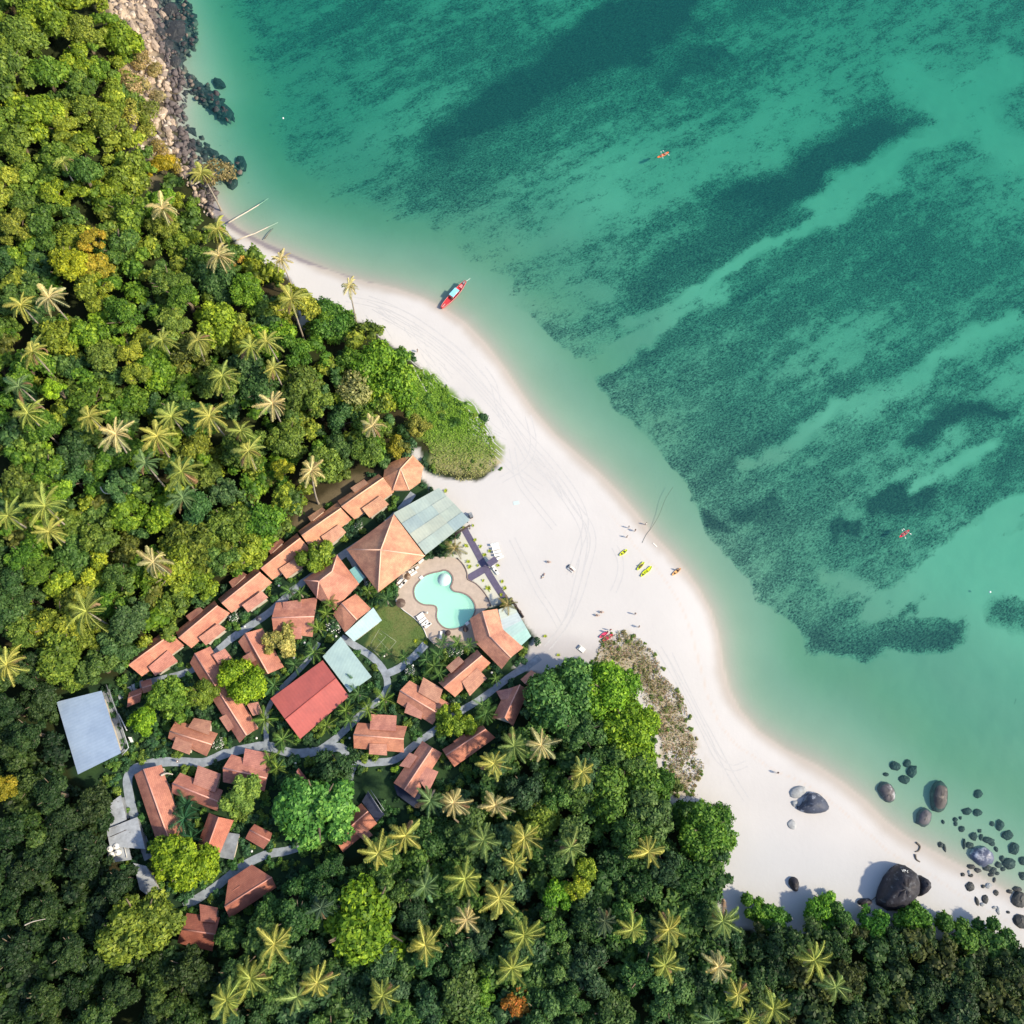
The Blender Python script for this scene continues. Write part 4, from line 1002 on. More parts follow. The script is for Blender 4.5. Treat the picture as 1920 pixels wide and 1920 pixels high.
GREEN = (.10, .215, .022); MID = (.155, .28, .022); LIME = (.165, .290, .022); YEL = (.27, .35, .03); OLIVE = (.15, .17, .03); DARK = (.022, .060, .020); BLUEG = (.07, .155, .045); GOLD = (.32, .24, .04); ORANGE = (.42, .20, .03); GREY = (.24, .24, .15)
HERO = [
 (590,1520,80,(.10,.27,.05),'b',13,'huge bright green leafy tree at the bottom of the village, left of the isolated house'),
 (688,1735,84,(.15,.31,.02),'b',15,'largest lime green tree, standing alone among palms at the bottom'),
 (458,1280,47,(.22,.34,.02),'n',9,'round yellow green tree growing over the longest narrow tiled house'),
 (318,1308,46,(.16,.27,.03),'f',9,'left leafy tree of the pair between the stepped lane and the tiled houses'),
 (372,1302,30,(.16,.27,.03),'f',8,'smaller right leafy tree of the pair beside the longest tiled house'),
 (266,1352,32,(.17,.32,.02),'f',8,'small round lime tree between the metal roofed hall and the tiled house'),
 (338,1615,56,(.19,.34,.02),'b',11,'bright lime green tree over the end of the long tiled block'),
 (255,1742,68,(.17,.24,.03),'b',14,'big olive yellow tree at the lower left corner of the village'),
 (450,1490,42,(.18,.27,.05),'f',9,'olive yellow tree between three tiled houses in the lower village'),
 (522,1200,33,(.42,.40,.10),'f',7,'pale yellow flowering tree leaning over a tiled roof in the village'),
 (592,1040,38,(.20,.30,.03),'f',8,'bright green tree covering the porch in the long diagonal row'),
 (1048,1312,76,(.085,.20,.05),'n',11,'big round dark green tree at the beach end of the diagonal path'),
 (1150,1300,62,(.14,.30,.02),'n',11,'bright green spreading tree right of the big round dark tree'),
 (1190,1370,62,(.16,.32,.02),'n',11,'bright green spreading tree beside the brown dune scrub'),
 (1160,1490,75,(.10,.20,.03),'n',11,'wide green tree on the beach side above the lower palms'),
 (1225,1460,40,(.09,.2,.025),'f',9,'green tree on the sand edge just below the brown scrub'),
 (1335,1560,58,(.08,.21,.025),'n',10,'rounded green tree jutting furthest onto the sand in the lower right'),
 (1300,1640,55,(.05,.13,.03),'f',9,'green tree behind the rounded one on the lower right sand edge'),
 (617,605,48,(.07,.19,.025),'n',6,'rounded green thicket tree next to the leaning beach palms'),
 (850,1352,38,(.20,.30,.03),'f',6,'yellow green tree on the diagonal path, left of the twin small palms'),
 (633,1432,46,(.045,.11,.035),'f',8,'dark green tree hiding the bend of the path above the huge leafy tree'),
 (810,1585,52,(.045,.125,.03),'n',9,'dark fine leaved tree between the bottom palms and the terrace'),
 (1045,1680,32,(.11,.30,.02),'f',11,'vivid green round tree, left one of the three bright crowns among the palms'),
 (1080,1660,28,(.30,.36,.03),'f',11,'yellow green round tree, middle one of the three bright crowns among the palms'),
 (1100,1632,25,(.26,.34,.03),'f',12,'yellow green tree, right one of the three bright crowns among the palms'),
 (1012,1532,38,(.19,.27,.04),'f',10,'yellowish tree just right of the palms at the lower centre'),
 (968,1878,32,ORANGE,'f',9,'orange leaved tree at the bottom edge of the photo'),
 (906,1862,24,(.13,.28,.03),'f',9,'bright green bushy tree left of the orange tree at the bottom edge'),
 (705,690,64,(.13,.25,.02),'n',8,'bright green spreading tree where the forest meets the narrow beach'),
 (660,720,38,(.32,.30,.12),'o',11,'pale feathery dry tree beside the bright green spreading tree'),
 (370,1020,62,(.14,.21,.025),'b',12,'yellow green tree above the middle of the long diagonal row'),
 (425,985,50,(.13,.22,.03),'b',12,'leafy tree above the diagonal row, right of the yellow green one'),
 (690,835,40,(.13,.2,.035),'f',9,'leafy tree above the two top houses of the diagonal row'),
 (640,835,34,(.07,.15,.035),'f',9,'darker leafy tree left of the one above the top houses'),
 (745,835,26,(.34,.30,.03),'f',7,'golden leaved tree touching the hipped end house'),
 (788,795,26,(.26,.30,.05),'f',6,'yellow green bushy tree at the inland side of the dune grass'),
 (107,730,24,(.24,.42,.02),'f',13,'small vivid lime round crown at the left side of the forest'),
 (128,495,42,(.33,.34,.02),'f',13,'yellow crowned tree left of the upper forest'),
 (175,500,34,(.36,.30,.03),'f',12,'golden crowned tree right of the yellow one in the upper forest'),
 (175,450,26,(.38,.32,.03),'f',12,'golden yellow crown above the pair in the upper forest'),
 (530,880,24,(.40,.42,.03),'f',10,'flat bright yellow crown left of the palm with the long bent trunk'),
 (537,935,34,(.22,.29,.03),'f',9,'tall yellow green tree just above the third row bungalow'),
 (245,660,26,(.34,.36,.04),'f',12,'bright yellow green tree between palms in the middle left forest'),
 (255,700,28,(.22,.26,.03),'f',12,'olive tree directly under the bright yellow green one'),
 (115,1230,60,(.15,.22,.03),'b',12,'large olive green tree left of the lowest row bungalow'),
 (180,1250,40,(.09,.17,.03),'f',11,'green tree just left of the lowest row bungalow'),
 (110,925,28,(.22,.36,.03),'f',11,'bright green tree behind the leftmost palm group'),
 (8,1475,26,(.32,.30,.02),'f',12,'yellow tree cut by the left edge of the photo'),
 (1420,1705,30,(.12,.27,.03),'f',4.5,'bright green bush tree on the sand left of the sandy gap'),
 (1452,1722,34,(.10,.24,.03),'f',4.5,'green bush tree right beside the sandy gap in the lower right'),
 (1545,1712,40,(.10,.25,.025),'f',4.5,'bright green bush tree below the lone small black rock'),
 (1580,1735,34,(.07,.17,.03),'f',7,'green bush tree behind the one below the small black rock'),
 (1640,1735,38,(.07,.2,.025),'f',4.5,'green bush tree at the left foot of the giant boulder'),
 (1710,1735,42,(.085,.22,.025),'f',4.5,'green bush tree at the right foot of the giant boulder'),
 (1800,1755,44,(.075,.18,.03),'f',4.5,'green bush tree on the sand edge below the grey stones'),
 (1875,1765,44,(.06,.15,.03),'f',7,'green bush tree at the lower right corner of the beach'),
 (395,320,34,(.30,.25,.10),'o',6,'dry straw coloured bush tree on the rocky shore'),
 (230,150,30,(.34,.29,.12),'o',6,'straw coloured dry tree on the upper rocky slope'),
 (250,155,26,(.30,.28,.10),'o',5,'dry olive shrub tree in the middle of the rocky slope'),
 (288,128,18,(.36,.33,.12),'o',4,'small straw coloured shrub beside the dark shelf'),
 (240,200,26,(.32,.32,.06),'o',6,'yellow dry shrub tree at the forest edge above the cliff'),
 (292,178,16,(.38,.32,.16),'o',3.5,'small pale dry shrub on the lower rocky slope'),
 (270,245,22,(.30,.30,.05),'o',5,'yellow green shrub tree at the inland side of the rocky slope'),
 (300,272,18,(.36,.28,.08),'o',4,'golden dry shrub above the rubble'),
 (322,300,18,(.40,.30,.06),'o',4,'orange tinted shrub at the foot of the rocky slope'),
 (262,110,26,(.33,.29,.10),'o',5,'pale dry shrub tree close to the tan cliff'),
 (270,205,26,(.20,.26,.04),'o',5,'thin green shrub tree on the rocky slope'),
 (475,505,30,(.22,.26,.02),'f',5,'yellow green bush at the beach end of the upper forest'),
 (430,480,26,(.42,.30,.05),'f',5,'golden orange bush behind the narrow upper beach'),
 (300,305,26,(.36,.32,.02),'f',7,'golden yellow tree at the inland edge of the rocky shore'),
 (1268,1478,16,(.10,.17,.04),'s',2.5,'small separate green bush on the sand below the scrub'),
 (432,1752,34,(.05,.12,.025),'f',8,'dark green tree between the two lowest tiled roofs'),
 (508,1716,40,(.06,.15,.03),'f',9,'green tree right of the lowest footpath roof'),
 (560,1672,36,(.05,.13,.03),'f',9,'dark green tree under the end of the lowest footpath'),
 (616,1636,32,(.045,.12,.03),'f',9,'dark green tree at the foot of the isolated tiled house'),
 (545,1478,26,(.04,.11,.03),'f',7,'dark small tree left of the huge leafy tree'),
 (742,1443,9,(.2,.36,.03),'s',1.6,'tiny lime green shrub on the dark lawn below the pale path'),
]
for a in HERO: tree(a[0], a[1], a[2], a[3], a[6], a[4], a[5])

# ---------------- palms
def frond_mesh(name, L, droop, leaf=.70, n=15, seed=0):
    rnd = random.Random(seed); V, Fc, lv = [], [], []
    m = 9; pts = []; x = z = 0.0; a = .25
    for i in range(m):
        pts.append(Vector((x, 0, z))); st_ = L / (m - 1); x += st_ * math.cos(a); z += st_ * math.sin(a); a -= droop / (m - 1)
    def at(s):
        f = s * (m - 1); i = min(int(f), m - 2); return pts[i].lerp(pts[i + 1], f - i)
    for i in range(m - 1):                       # rachis
        w1, w2 = .075 * (1 - i / m) + .015, .075 * (1 - (i + 1) / m) + .015; b = len(V); p, q = pts[i], pts[i + 1]
        V += [p + Vector((0, -w1, .02)), p + Vector((0, w1, .02)), q + Vector((0, w2, .02)), q + Vector((0, -w2, .02))]; Fc.append((b, b + 1, b + 2, b + 3)); lv += [1.5] * 4
    for i in range(n):
        s = .1 + .9 * i / (n - 1); p = at(min(s, .999)); l = leaf * math.sin(math.pi * (.18 + .78 * s)) ** .7 + .05; w_ = .72 * L / n
        for sd in (-1, 1):
            l2 = l * rnd.uniform(.85, 1.12); b = len(V); dr = rnd.uniform(.25, .55)
            tip = p + Vector((.45 * l2, sd * l2 * .86, -dr * l2)); mid = p + Vector((.20 * l2 + w_ * .6, sd * l2 * .5, -dr * .2 * l2))
            V += [p + Vector((-w_ * .55, 0, 0)), p + Vector((w_ * .55, 0, 0)), mid, tip]; Fc.append((b, b + 1, b + 2, b + 3) if sd < 0 else (b + 1, b, b + 3, b + 2)); t = rnd.uniform(.75, 1.25); lv += [t] * 4
    me = fastmesh(name, np.array([tuple(v) for v in V]), np.array(Fc), {'lv': np.array(lv)}, MFROND); return me
FR = [frond_mesh('frond', 4.1, 1.45, seed=1), frond_mesh('frond', 3.9, 1.9, seed=2), frond_mesh('frond', 4.2, 1.15, seed=3), frond_mesh('frond', 3.6, 2.3, seed=4)]
YF = [frond_mesh('frond', 3.2, 1.2, leaf=.75, n=13, seed=5), frond_mesh('frond', 3.0, 1.7, leaf=.7, n=13, seed=6)]
def palm_trunk(h, lean, seed):
    rnd = random.Random(seed); pts = [(lean * (s ** 1.6), 0, s * h) for s in [i / 7 for i in range(8)]]; V, Fc = [], []; n = 7
    for i, p in enumerate(pts):
        r = .26 - .11 * i / 7 + (.12 if i == 0 else 0)
        for k in range(n): a = 2 * math.pi * k / n; V.append((p[0] + r * math.cos(a), r * math.sin(a), p[2] - (.5 if i == 0 else 0)))
    for i in range(7):
        for k in range(n): Fc.append((i * n + k, i * n + (k + 1) % n, (i + 1) * n + (k + 1) % n, (i + 1) * n + k))
    me = bpy.data.meshes.new('trunk'); me.from_pydata(V, [], Fc); me.update(); me.materials.append(MPALMBARK); return me
PT = {}
NUT = fastmesh('coconuts', *(lambda Vq: (Vq[0], Vq[1]))((lambda L: (np.concatenate([a for a, b in L]), np.concatenate([b + i * 54 for i, (a, b) in enumerate(L)])))([core_sphere((.26 * math.cos(k * 1.6), .26 * math.sin(k * 1.6), -.25 - .1 * (k % 2)), .15) for k in range(4)])), None, plain('coconut', (.2, .13, .05), .6, .1, 4))
def palm(px, py, rpx, color, label, h=15, lean=None, group='coconut palms in the forest', young=False, az=None, name='coconut_palm', nf=None):
    lean = (random.choice((.8, 1.6, 2.4)) if lean is None else lean) if not young else .3
    hk = (int(round(h)), lean)
    if hk not in PT: PT[hk] = palm_trunk(hk[0], lean, len(PT))
    h = hk[0]; q = on_ground(px, py, h); d = (M.transposed() @ Vector((q.x, q.y, q.z - H))).z; rad = rpx * -d / F
    az = random.uniform(1.2, 2.6) if az is None else az
    bx, by = q.x - lean * math.cos(az), q.y - lean * math.sin(az)
    root = empty(name, Vector((bx, by, q.z - h)), label, 'palm', group, az)
    link_obj('trunk', PT[hk], root)
    n = nf or (random.randint(17, 22) if not young else random.randint(9, 12)); s = rad / (3.05 if not young else 2.45)
    off = random.uniform(0, 6.28)
    for i in range(n):
        f = i / (n - 1); el = math.radians((52 if young else 48) - (52 if young else 80) * f + random.uniform(-13, 13)); a = off + i * 2.39996 + random.uniform(-.25, .25)
        fr = link_obj('frond', random.choice(YF if young else FR), root, (lean, 0, h - .05))
        fr.rotation_euler = (random.uniform(-.25, .25), -el * .8, a); k = s * random.uniform(.72, 1.12) * (1.0 if f > .15 else .8); fr.scale = (k, k, k)
        dead = (not young) and f > .86 and random.random() < .35
        gm = random.random() * (.25 + .6 * f); c = (.30, .19, .10) if dead else (color[0] * (1 - .45 * gm), color[1] * (1 - .15 * gm), color[2]); v_ = random.uniform(.75, 1.2); fr.color = (c[0] * v_, c[1] * v_, c[2] * v_, 1)
    if not young: link_obj('coconuts', NUT, root, (lean, 0, h))
    return root
GP = (.46, .44, .10); GP2 = (.34, .38, .08); PG = (.24, .32, .09); PP = (.60, .50, .22); PD = (.16, .25, .09)
PALMS = [(92,558,30,PP),(40,572,27,GP),(61,659,30,GP),(36,724,30,PD),(52,775,32,GP2),(168,781,30,GP),(217,814,32,PP),(295,818,33,GP),(322,781,28,GP2),(393,781,32,GP),
 (304,637,28,GP2),(371,638,28,GP),(411,480,30,PP),(407,430,30,GP),(527,487,20,PP),(546,561,30,GP),(655,537,20,PP),(471,650,26,GP2),(500,640,28,GP),(513,690,24,GP),(417,705,30,GP2),(511,757,28,PP),
 (466,845,30,GP),(452,808,26,GP2),(584,882,27,PP),(698,799,24,PP),(305,392,30,PP),(85,949,36,GP2),(15,967,32,GP2),(92,997,32,GP),(273,868,28,PD),(341,884,34,GP2),(343,934,28,PD),
 (288,1054,32,PP),(162,1146,42,GP2),(13,1247,34,GP),(118,302,18,GP2),(378,325,26,GP),
 (807,1502,26,PD),(850,1505,29,PP),(760,1567,30,GP),(710,1600,33,GP),(907,1575,31,PG),(797,1662,28,PD),(872,1648,34,GP2),(875,1725,27,PP),(797,1772,34,GP),(602,1702,24,(.08,.13,.07)),
 (515,1770,36,GP),(470,1835,38,GP2),(595,1843,34,GP),(557,1869,28,PG),(717,1867,30,GP2),(425,1876,34,GP2),(964,1399,32,PG),(1015,1397,30,PP),(926,1432,28,GP),(1092,1447,30,GP),
 (929,1510,28,PP),(983,1570,34,GP),(964,1619,24,GP),(1070,1589,30,PG),(1216,1597,32,GP),(936,1684,34,GP),(983,1754,32,GP2),(960,1815,34,GP2),(1134,1727,24,(.09,.12,.06)),
 (1186,1743,26,GP2),(1254,1743,32,GP),(1247,1810,32,GP2),(1355,1727,34,PG),(1347,1812,28,PP),(1383,1865,28,GP),(1450,1892,34,GP2),(1527,1800,32,GP2),(1567,1850,30,PG),(1338,1915,26,PD),(1405,1912,20,GP2)]
for (px, py, r, c) in PALMS:
    top = py < 1260; beach = (px, py) in ((527,487),(546,561),(655,537),(584,882),(411,480),(407,430))
    nm = {(584,882):'pale crowned coconut palm with a long bent trunk above the diagonal row', (655,537):'lone slender coconut palm leaning over the white sand', (527,487):'slender coconut palm on the upper beach, its thin trunk over sand',
          (546,561):'golden coconut palm at the forest edge, trunk base on the sand', (288,1054):'pale golden star shaped palm alone in dark forest above the row',
          (13,1247):'golden coconut palm cut by the left edge of the photo'}.get((px, py))
    adj = {PP:'pale golden', GP:'golden', GP2:'yellow green', PG:'green', PD:'dark green'}.get(c, 'dull dark')
    nm = nm or f"{adj} coconut palm at {place(px, py)}"
    palm(px, py, r * .95, c, nm, h=random.choice((14, 15, 16, 17)) if top else random.choice((12, 13, 14)), lean=3.0 if (px, py) == (584, 882) else None, az=None if top else random.uniform(0, 6.28))
YP = [(589,1223,16),(672,1300,15),(690,1330,16),(721,1312,20),(649,1332,14),(612,1360,16),(552,1246,15),(514,1285,17),(497,1349,18),(530,1386,18),(544,1109,14),(563,1112,14),(690,1107,14),
 (725,1123,14),(597,1178,14),(612,1150,13),(853,1028,17),(843,1030,14),(859,1206,15),(880,1209,14),(952,1133,14),(912,1338,20),(905,1322,14),(814,1249,18),(800,1236,16),(824,1262,15),(346,1535,24),(359,1570,22),(350,1508,20),
 (665,1275,14),(830,1205,14),(822,1228,14),(722,1222,10),(655,1350,13),(540,1175,12),(505,1425,16),(520,1440,16),(758,1232,11),(930,1272,10),(620,1130,12),(1000,1428,12)]
for px, py, r in YP:
    c = (.30,.25,.10) if (px, py) in ((853,1028),(952,1133)) else random.choice([(.10,.20,.05),(.13,.23,.05),(.08,.17,.05),(.16,.25,.04)])
    if px < 380: c = (.04,.12,.055)
    adj = 'straw coloured' if c[0] > .29 else 'dark green' if c[0] < .1 else 'green'
    palm(px, py, r * 1.15, c, f"{adj} garden palm at {place(px, py)}", h=random.choice((3, 4)), young=True, group='young garden palms in the village', name='garden_palm')

# ---------------- broadleaf forest, up to 300 crowns as things
FOREST_OUT = SAND[:]
taken = [(a[0], a[1], a[2] * .72) for a in HERO]
rng = np.random.default_rng(11); pl = np.array([(p[0], p[1]) for p in PALMS])
FS = 5; FX, FY = np.meshgrid(np.arange(-80, 2005, FS), np.arange(-80, 2005, FS)); fX, fY = FX.ravel().astype(float), FY.ravel().astype(float)
FD = np.full(fX.shape, 1e3)
for poly in (VILL, SAND, DUNE, SCRUB, CLEAR):
    d_ = dline(fX, fY, poly, True); FD = np.minimum(FD, np.where(inpoly(fX, fY, poly), -d_, d_) + (16 if poly is SAND else 0))
gq = np.array([tuple(P(a, b, 2)[:2]) for a, b in zip(fX, fY)]); sdq = shore_d(gq[:, 0], gq[:, 1])
FD = np.minimum(FD, (sdq - np.where(fY < 300, 7, 4)) * 6.5).reshape(FX.shape)
def forest_ok(x, y, m=0):
    return FD[min(max(int((y + 80) / FS + .5), 0), FX.shape[0] - 1), min(max(int((x + 80) / FS + .5), 0), FX.shape[1] - 1)] > m
def tree_color(x, y):
    r = random.random()
    if y < 470 + .1 * x: base = random.choice([(.19,.25,.03), (.24,.31,.03), (.14,.25,.025), (.19,.27,.02), (.15,.25,.03), (.12,.20,.03), (.09,.17,.03)])
    elif y < 1240 and x < 760: base = random.choice([GREEN, GREEN, MID, BLUEG, (.13,.20,.03), (.20,.26,.03), (.09,.17,.035), (.06,.135,.035), (.15,.24,.035)]) if r < .86 else random.choice([YEL, (.22,.28,.03), OLIVE])
    elif x < 420: base = random.choice([(.024,.058,.016), (.030,.070,.018), (.04,.075,.018), (.018,.045,.016), (.05,.10,.02)])  # lower left: hill shade and corner darkening put into the leaf colours
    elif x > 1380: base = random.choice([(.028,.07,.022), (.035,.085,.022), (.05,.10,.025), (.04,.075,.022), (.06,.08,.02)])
    else: base = random.choice([(.045,.115,.03), (.06,.14,.035), (.07,.16,.03), (.04,.10,.035), (.085,.17,.04), (.05,.12,.045)])
    return base
cand = []
for k in range(9000):
    x, y = rng.uniform(-20, 1940), rng.uniform(-20, 1945); r = rng.choice([25, 29, 33, 37, 41])
    if len(cand) > 420: break
    if any((x - a) ** 2 + (y - b) ** 2 < (.70 * (r + c)) ** 2 for a, b, c in taken): continue
    if not forest_ok(x, y, r * .75): continue
    taken.append((x, y, r)); cand.append((x, y, r))
cand.sort(key=lambda c: -c[2])
for x, y, r in cand[:238]:
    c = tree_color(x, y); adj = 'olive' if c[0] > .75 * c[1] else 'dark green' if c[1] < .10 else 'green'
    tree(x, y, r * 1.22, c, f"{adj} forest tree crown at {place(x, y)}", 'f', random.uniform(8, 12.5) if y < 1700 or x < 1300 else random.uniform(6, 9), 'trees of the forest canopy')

# the rest of the canopy: one mass
def merge_crowns(items, name, mat, label, kindname=None):
    VV, QQ, LV, CC = [], [], [], []; off = 0
    protos = [crown_arrays(1.0, 5 + s % 4, 230, 500 + s, size=.15, lob=(.36, .56), flat=.5) for s in range(5)]
    for i, (loc, r, c) in enumerate(items):
        V, Q, lv = protos[i % 5]; a = random.uniform(0, 6.28); cs, sn = math.cos(a), math.sin(a)
        W = np.stack([V[:, 0] * cs - V[:, 1] * sn, V[:, 0] * sn + V[:, 1] * cs, V[:, 2]], 1) * r + np.array(loc)
        VV.append(W); QQ.append(Q + off); off += len(V); LV.append(lv); CC.append(np.tile(np.array([*c, 1.0]), (len(V), 1)))
    me = fastmesh(name, np.concatenate(VV), np.concatenate(QQ), {'lv': np.concatenate(LV), 'tint': np.concatenate(CC)}, mat)
    return tag(link_obj(name, me), label, name.replace('_', ' '), kind='stuff')
MUNDER = leaf_mat('mixed_leaf', .3)
t = MUNDER.node_tree; ta = N(t, 'ShaderNodeAttribute', attribute_name='tint')
for l in list(t.links):
    if l.from_node.type == 'OBJECT_INFO': s_ = l.to_socket; t.links.remove(l); t.links.new(ta.outputs['Color'], s_)
items = []
for x, y, r in cand[238:]:
    q = on_ground(x, y, 6); items.append(((q.x, q.y, q.z - r * .06), r * .14, tree_color(x, y)))
k = 0; tried = 0
while k < 1500 and tried < 14000:
    tried += 1; x, y = rng.uniform(-60, 1980), rng.uniform(-40, 1990)
    h = rng.uniform(2.5, 7.5); r = rng.uniform(1.4, 3.6)
    if not forest_ok(x, y, r * 3.2): continue
    q = on_ground(x, y, h)
    c = np.array(tree_color(x, y)) * rng.uniform(.8, 1.25); items.append(((q.x, q.y, q.z - r * .5), r, tuple(c))); k += 1
merge_crowns(items, 'forest_understorey', MUNDER, 'dense mixed green understorey filling the gaps between the forest trees')
# low garden shrubs between the houses
items = []
sx_, sy_ = rng.uniform(190, 1010, 6500), rng.uniform(860, 1800, 6500)
ok = inpoly(sx_, sy_, VILL)
for poly in (LAWN, DECK, SAND, [(655,1445),(740,1445),(740,1510),(655,1510)]): ok &= ~inpoly(sx_, sy_, poly)
for hp in HOUSES: ok &= ~inpoly(sx_, sy_, hp) & (dline(sx_, sy_, hp, True) > 3)
for p_, w_ in PATHS: ok &= dline(sx_, sy_, catmull(p_, 3)) > w_ * 4 + 3
for x, y in list(zip(sx_[ok], sy_[ok]))[:1000]:
    r = rng.uniform(.4, 1.5); g = on_ground(x, y, .4); items.append(((g.x, g.y, g.z - .3), r, random.choice([(.05,.13,.045), (.07,.19,.05), (.11,.23,.04), (.04,.10,.045), (.17,.27,.045), (.06,.16,.07)])))
merge_crowns(items, 'garden_shrubs', MUNDER, 'low dark green garden shrubs filling the beds between the tiled houses')

# low bushes that break up the edge of the dune growth
items = []
bx2, by2 = rng.uniform(740, 1320, 5200), rng.uniform(670, 1500, 5200)
inD, inS = inpoly(bx2, by2, DUNE), inpoly(bx2, by2, SCRUB); nD, nS = dline(bx2, by2, DUNE, True), dline(bx2, by2, SCRUB, True)
for x, y, a_, b_, c_, d_ in zip(bx2, by2, inD, inS, nD, nS):
    if (a_ or c_ < 5) and y < 885 and rng.random() < (.55 if y < 830 else .22):
        r = rng.uniform(.4, 1.1) * (1 if y < 800 else .6); col_ = random.choice([(.16,.30,.035), (.11,.24,.04), (.24,.34,.05), (.08,.18,.035)])
    elif (b_ or d_ < 7) and rng.random() < .6:
        r = rng.uniform(.25, .75); col_ = random.choice([(.22,.30,.08), (.17,.28,.06), (.30,.28,.13), (.13,.23,.05), (.26,.27,.12)])
    else: continue
    g = P(x, y, 1.35); items.append(((g.x, g.y, gz(g.x, g.y) - .15), r, col_))
merge_crowns(items, 'dune_bushes', MUNDER, 'low green and brownish bushes creeping over the sand edges')

# white flowering shrubs: crown + blossom
def blossom_mesh(seed, n=150):
    rng_ = np.random.default_rng(seed); d = sph_pts(n * 2, rng_); d = d[d[:, 2] > -.1][:n]; V, Q = leaf_quads(d * np.array([1.02, 1.02, .8]) * rng_.uniform(.9, 1.12, len(d))[:, None], d, rng_.uniform(.06, .11, len(d)), rng_, .9)
    return fastmesh('blossom', V, Q, {'lv': np.ones(len(V))}, MWHITE)
BL = [blossom_mesh(3), blossom_mesh(4, 90)]; SH1 = crown_mesh('foliage', 1.0, 6, 420, 900, size=.16, lob=(.4, .6), flat=.4)
for px, py, r, lb in ((692,1092,9,'white flowering bush at the bottom corner of the pyramid pavilion'),(625,1173,15,'largest round bush full of white blossom, left of the aqua lean-to'),(437,1157,9,'white flowering bush between the fourth and fifth row bungalows'),
 (407,1394,11,'white flowering bush beside the path end of the slanting ridge house'),(858,1217,11,'white flowering bush among palms below the pool'),(843,1222,8,'smaller white flowering bush left of the one below the pool'),
 (1008,1203,8,'white speckled bush on the sand beside the awning corner'),(672,984,8,'small white dotted bush between the row and the pavilion'),(768,1256,9,'sparse white dotted bush where the pale paths meet'),(850,1318,7,'sparse white dotted bush under the pool bar bungalow')):
    q = on_ground(px, py, 1.6); d = (M.transposed() @ Vector((q.x, q.y, q.z - H))).z; rad = r * -d / F
    rt = empty('flowering_shrub', Vector((q.x, q.y, q.z - 1.6)), lb, 'shrub', 'white flowering bushes'); f = link_obj('foliage', SH1, rt, (0, 0, .7)); f.scale = (rad, rad, rad); f.color = (.05,.12,.05,1)
    b = link_obj('blossom', BL[0 if r > 8 else 1], rt, (0, 0, .9)); b.scale = (rad, rad, rad * .9)
# small yellow agaves / shrubs round the walkway
AG = []
for s in range(2):
    rr = random.Random(s); V, Fc = [], []
    for i in range(13):
        a = i * 2.4; el = .25 + .9 * rr.random(); L = .9; d = Vector((math.cos(a) * math.cos(el), math.sin(a) * math.cos(el), math.sin(el))); sd = Vector((-math.sin(a), math.cos(a), 0)) * .09; b = len(V)
        V += [-sd, sd, d * L * .6 + sd * .8, d * L + Vector((0, 0, -.15)), d * L * .6 - sd * .8]; Fc.append((b, b + 1, b + 2, b + 3, b + 4))
    me = bpy.data.meshes.new('leaves'); me.from_pydata([tuple(v) for v in V], [], Fc); at = me.attributes.new('lv', 'FLOAT', 'POINT'); at.data.foreach_set('value', [1.0] * len(V)); me.materials.append(MFROND); AG.append(me)
for i, (px, py, r) in enumerate(((887,985,4),(874,1023,6),(891,1012,5),(901,1024,5),(918,1033,5),(909,1040,6),(934,1060,5),(881,1062,6),(878,1053,6),(916,1103,8),(942,1090,5),(947,1103,6),(836,920,6),(906,1088,4),(940,1115,5),(1022,1193,5),(1047,1228,5),(935,1048,4),(896,1060,4),(799,1205,6),(780,1202,6),(870,990,5))):
    q = on_ground(px, py, .3); rt = empty('spiky_plant', Vector((q.x, q.y, q.z - .3)), f"small bright yellow green spiky plant at {place(px, py)}", 'plant', 'small yellow green plants round the pool garden', random.random() * 6)
    f = link_obj('leaves', AG[i % 2], rt); s = r * .17; f.scale = (s, s, s); f.color = (.42, .50, .04, 1)

# grass tufts and creepers: one mass each
def scatter(name, poly, n, size, cols, label, hgt=.25, tall=1.0, keep=None):
    xs = [p[0] for p in poly]; ys = [p[1] for p in poly]; pts = []
    X = rng.uniform(min(xs) - 8, max(xs) + 8, n * 3); Y = rng.uniform(min(ys) - 8, max(ys) + 8, n * 3)
    X2 = X + (fbm(X, Y, 30, 5, 3) - .5) * 34; Y2 = Y + (fbm(X, Y, 30, 6, 3) - .5) * 34
    ok = inpoly(X2, Y2, poly)
    if keep is not None: ok &= keep(X, Y)
    X, Y = X[ok][:n], Y[ok][:n]
    W = np.array([tuple(P(a, b, 1.3)[:2]) for a, b in zip(X, Y)]); z = ground_z(W[:, 0], W[:, 1], pool=False); h = rng.uniform(.03, hgt, len(W))
    c = np.stack([W[:, 0], W[:, 1], z + h], 1); nr = np.tile(np.array([0, 0, tall]), (len(c), 1)); sz = size * rng.uniform(.5, 1.4, len(c))
    V, Q = leaf_quads(c, nr, sz, rng, .45); ci = cols(X, Y); tint = np.repeat(np.concatenate([ci, np.ones((len(ci), 1))], 1), 4, 0)
    me = fastmesh(name, V, Q, {'lv': np.repeat(rng.uniform(.7, 1.3, len(c)), 4), 'tint': tint}, MUNDER); return tag(link_obj(name, me), label, name.replace('_', ' '), kind='stuff')
def dcol(X, Y):
    t_ = smooth(905, 800, Y + rng.uniform(-30, 30, len(X)))[:, None]; return np.array([.34,.33,.13]) * (1 - t_) + np.array([.22,.40,.04]) * t_
scatter('dune_grass', DUNE, 9000, .24, dcol, 'green creeping dune grass fading to straw beside the white sand', .55, keep=lambda X, Y: rng.random(len(X)) < np.where(fbm(X, Y, 22, 88, 3) > .52, .75, .22 + .75 * smooth(880, 800, Y)))
pick = np.array([[.30,.24,.13],[.22,.24,.09],[.36,.22,.15],[.16,.20,.06],[.40,.33,.22]])
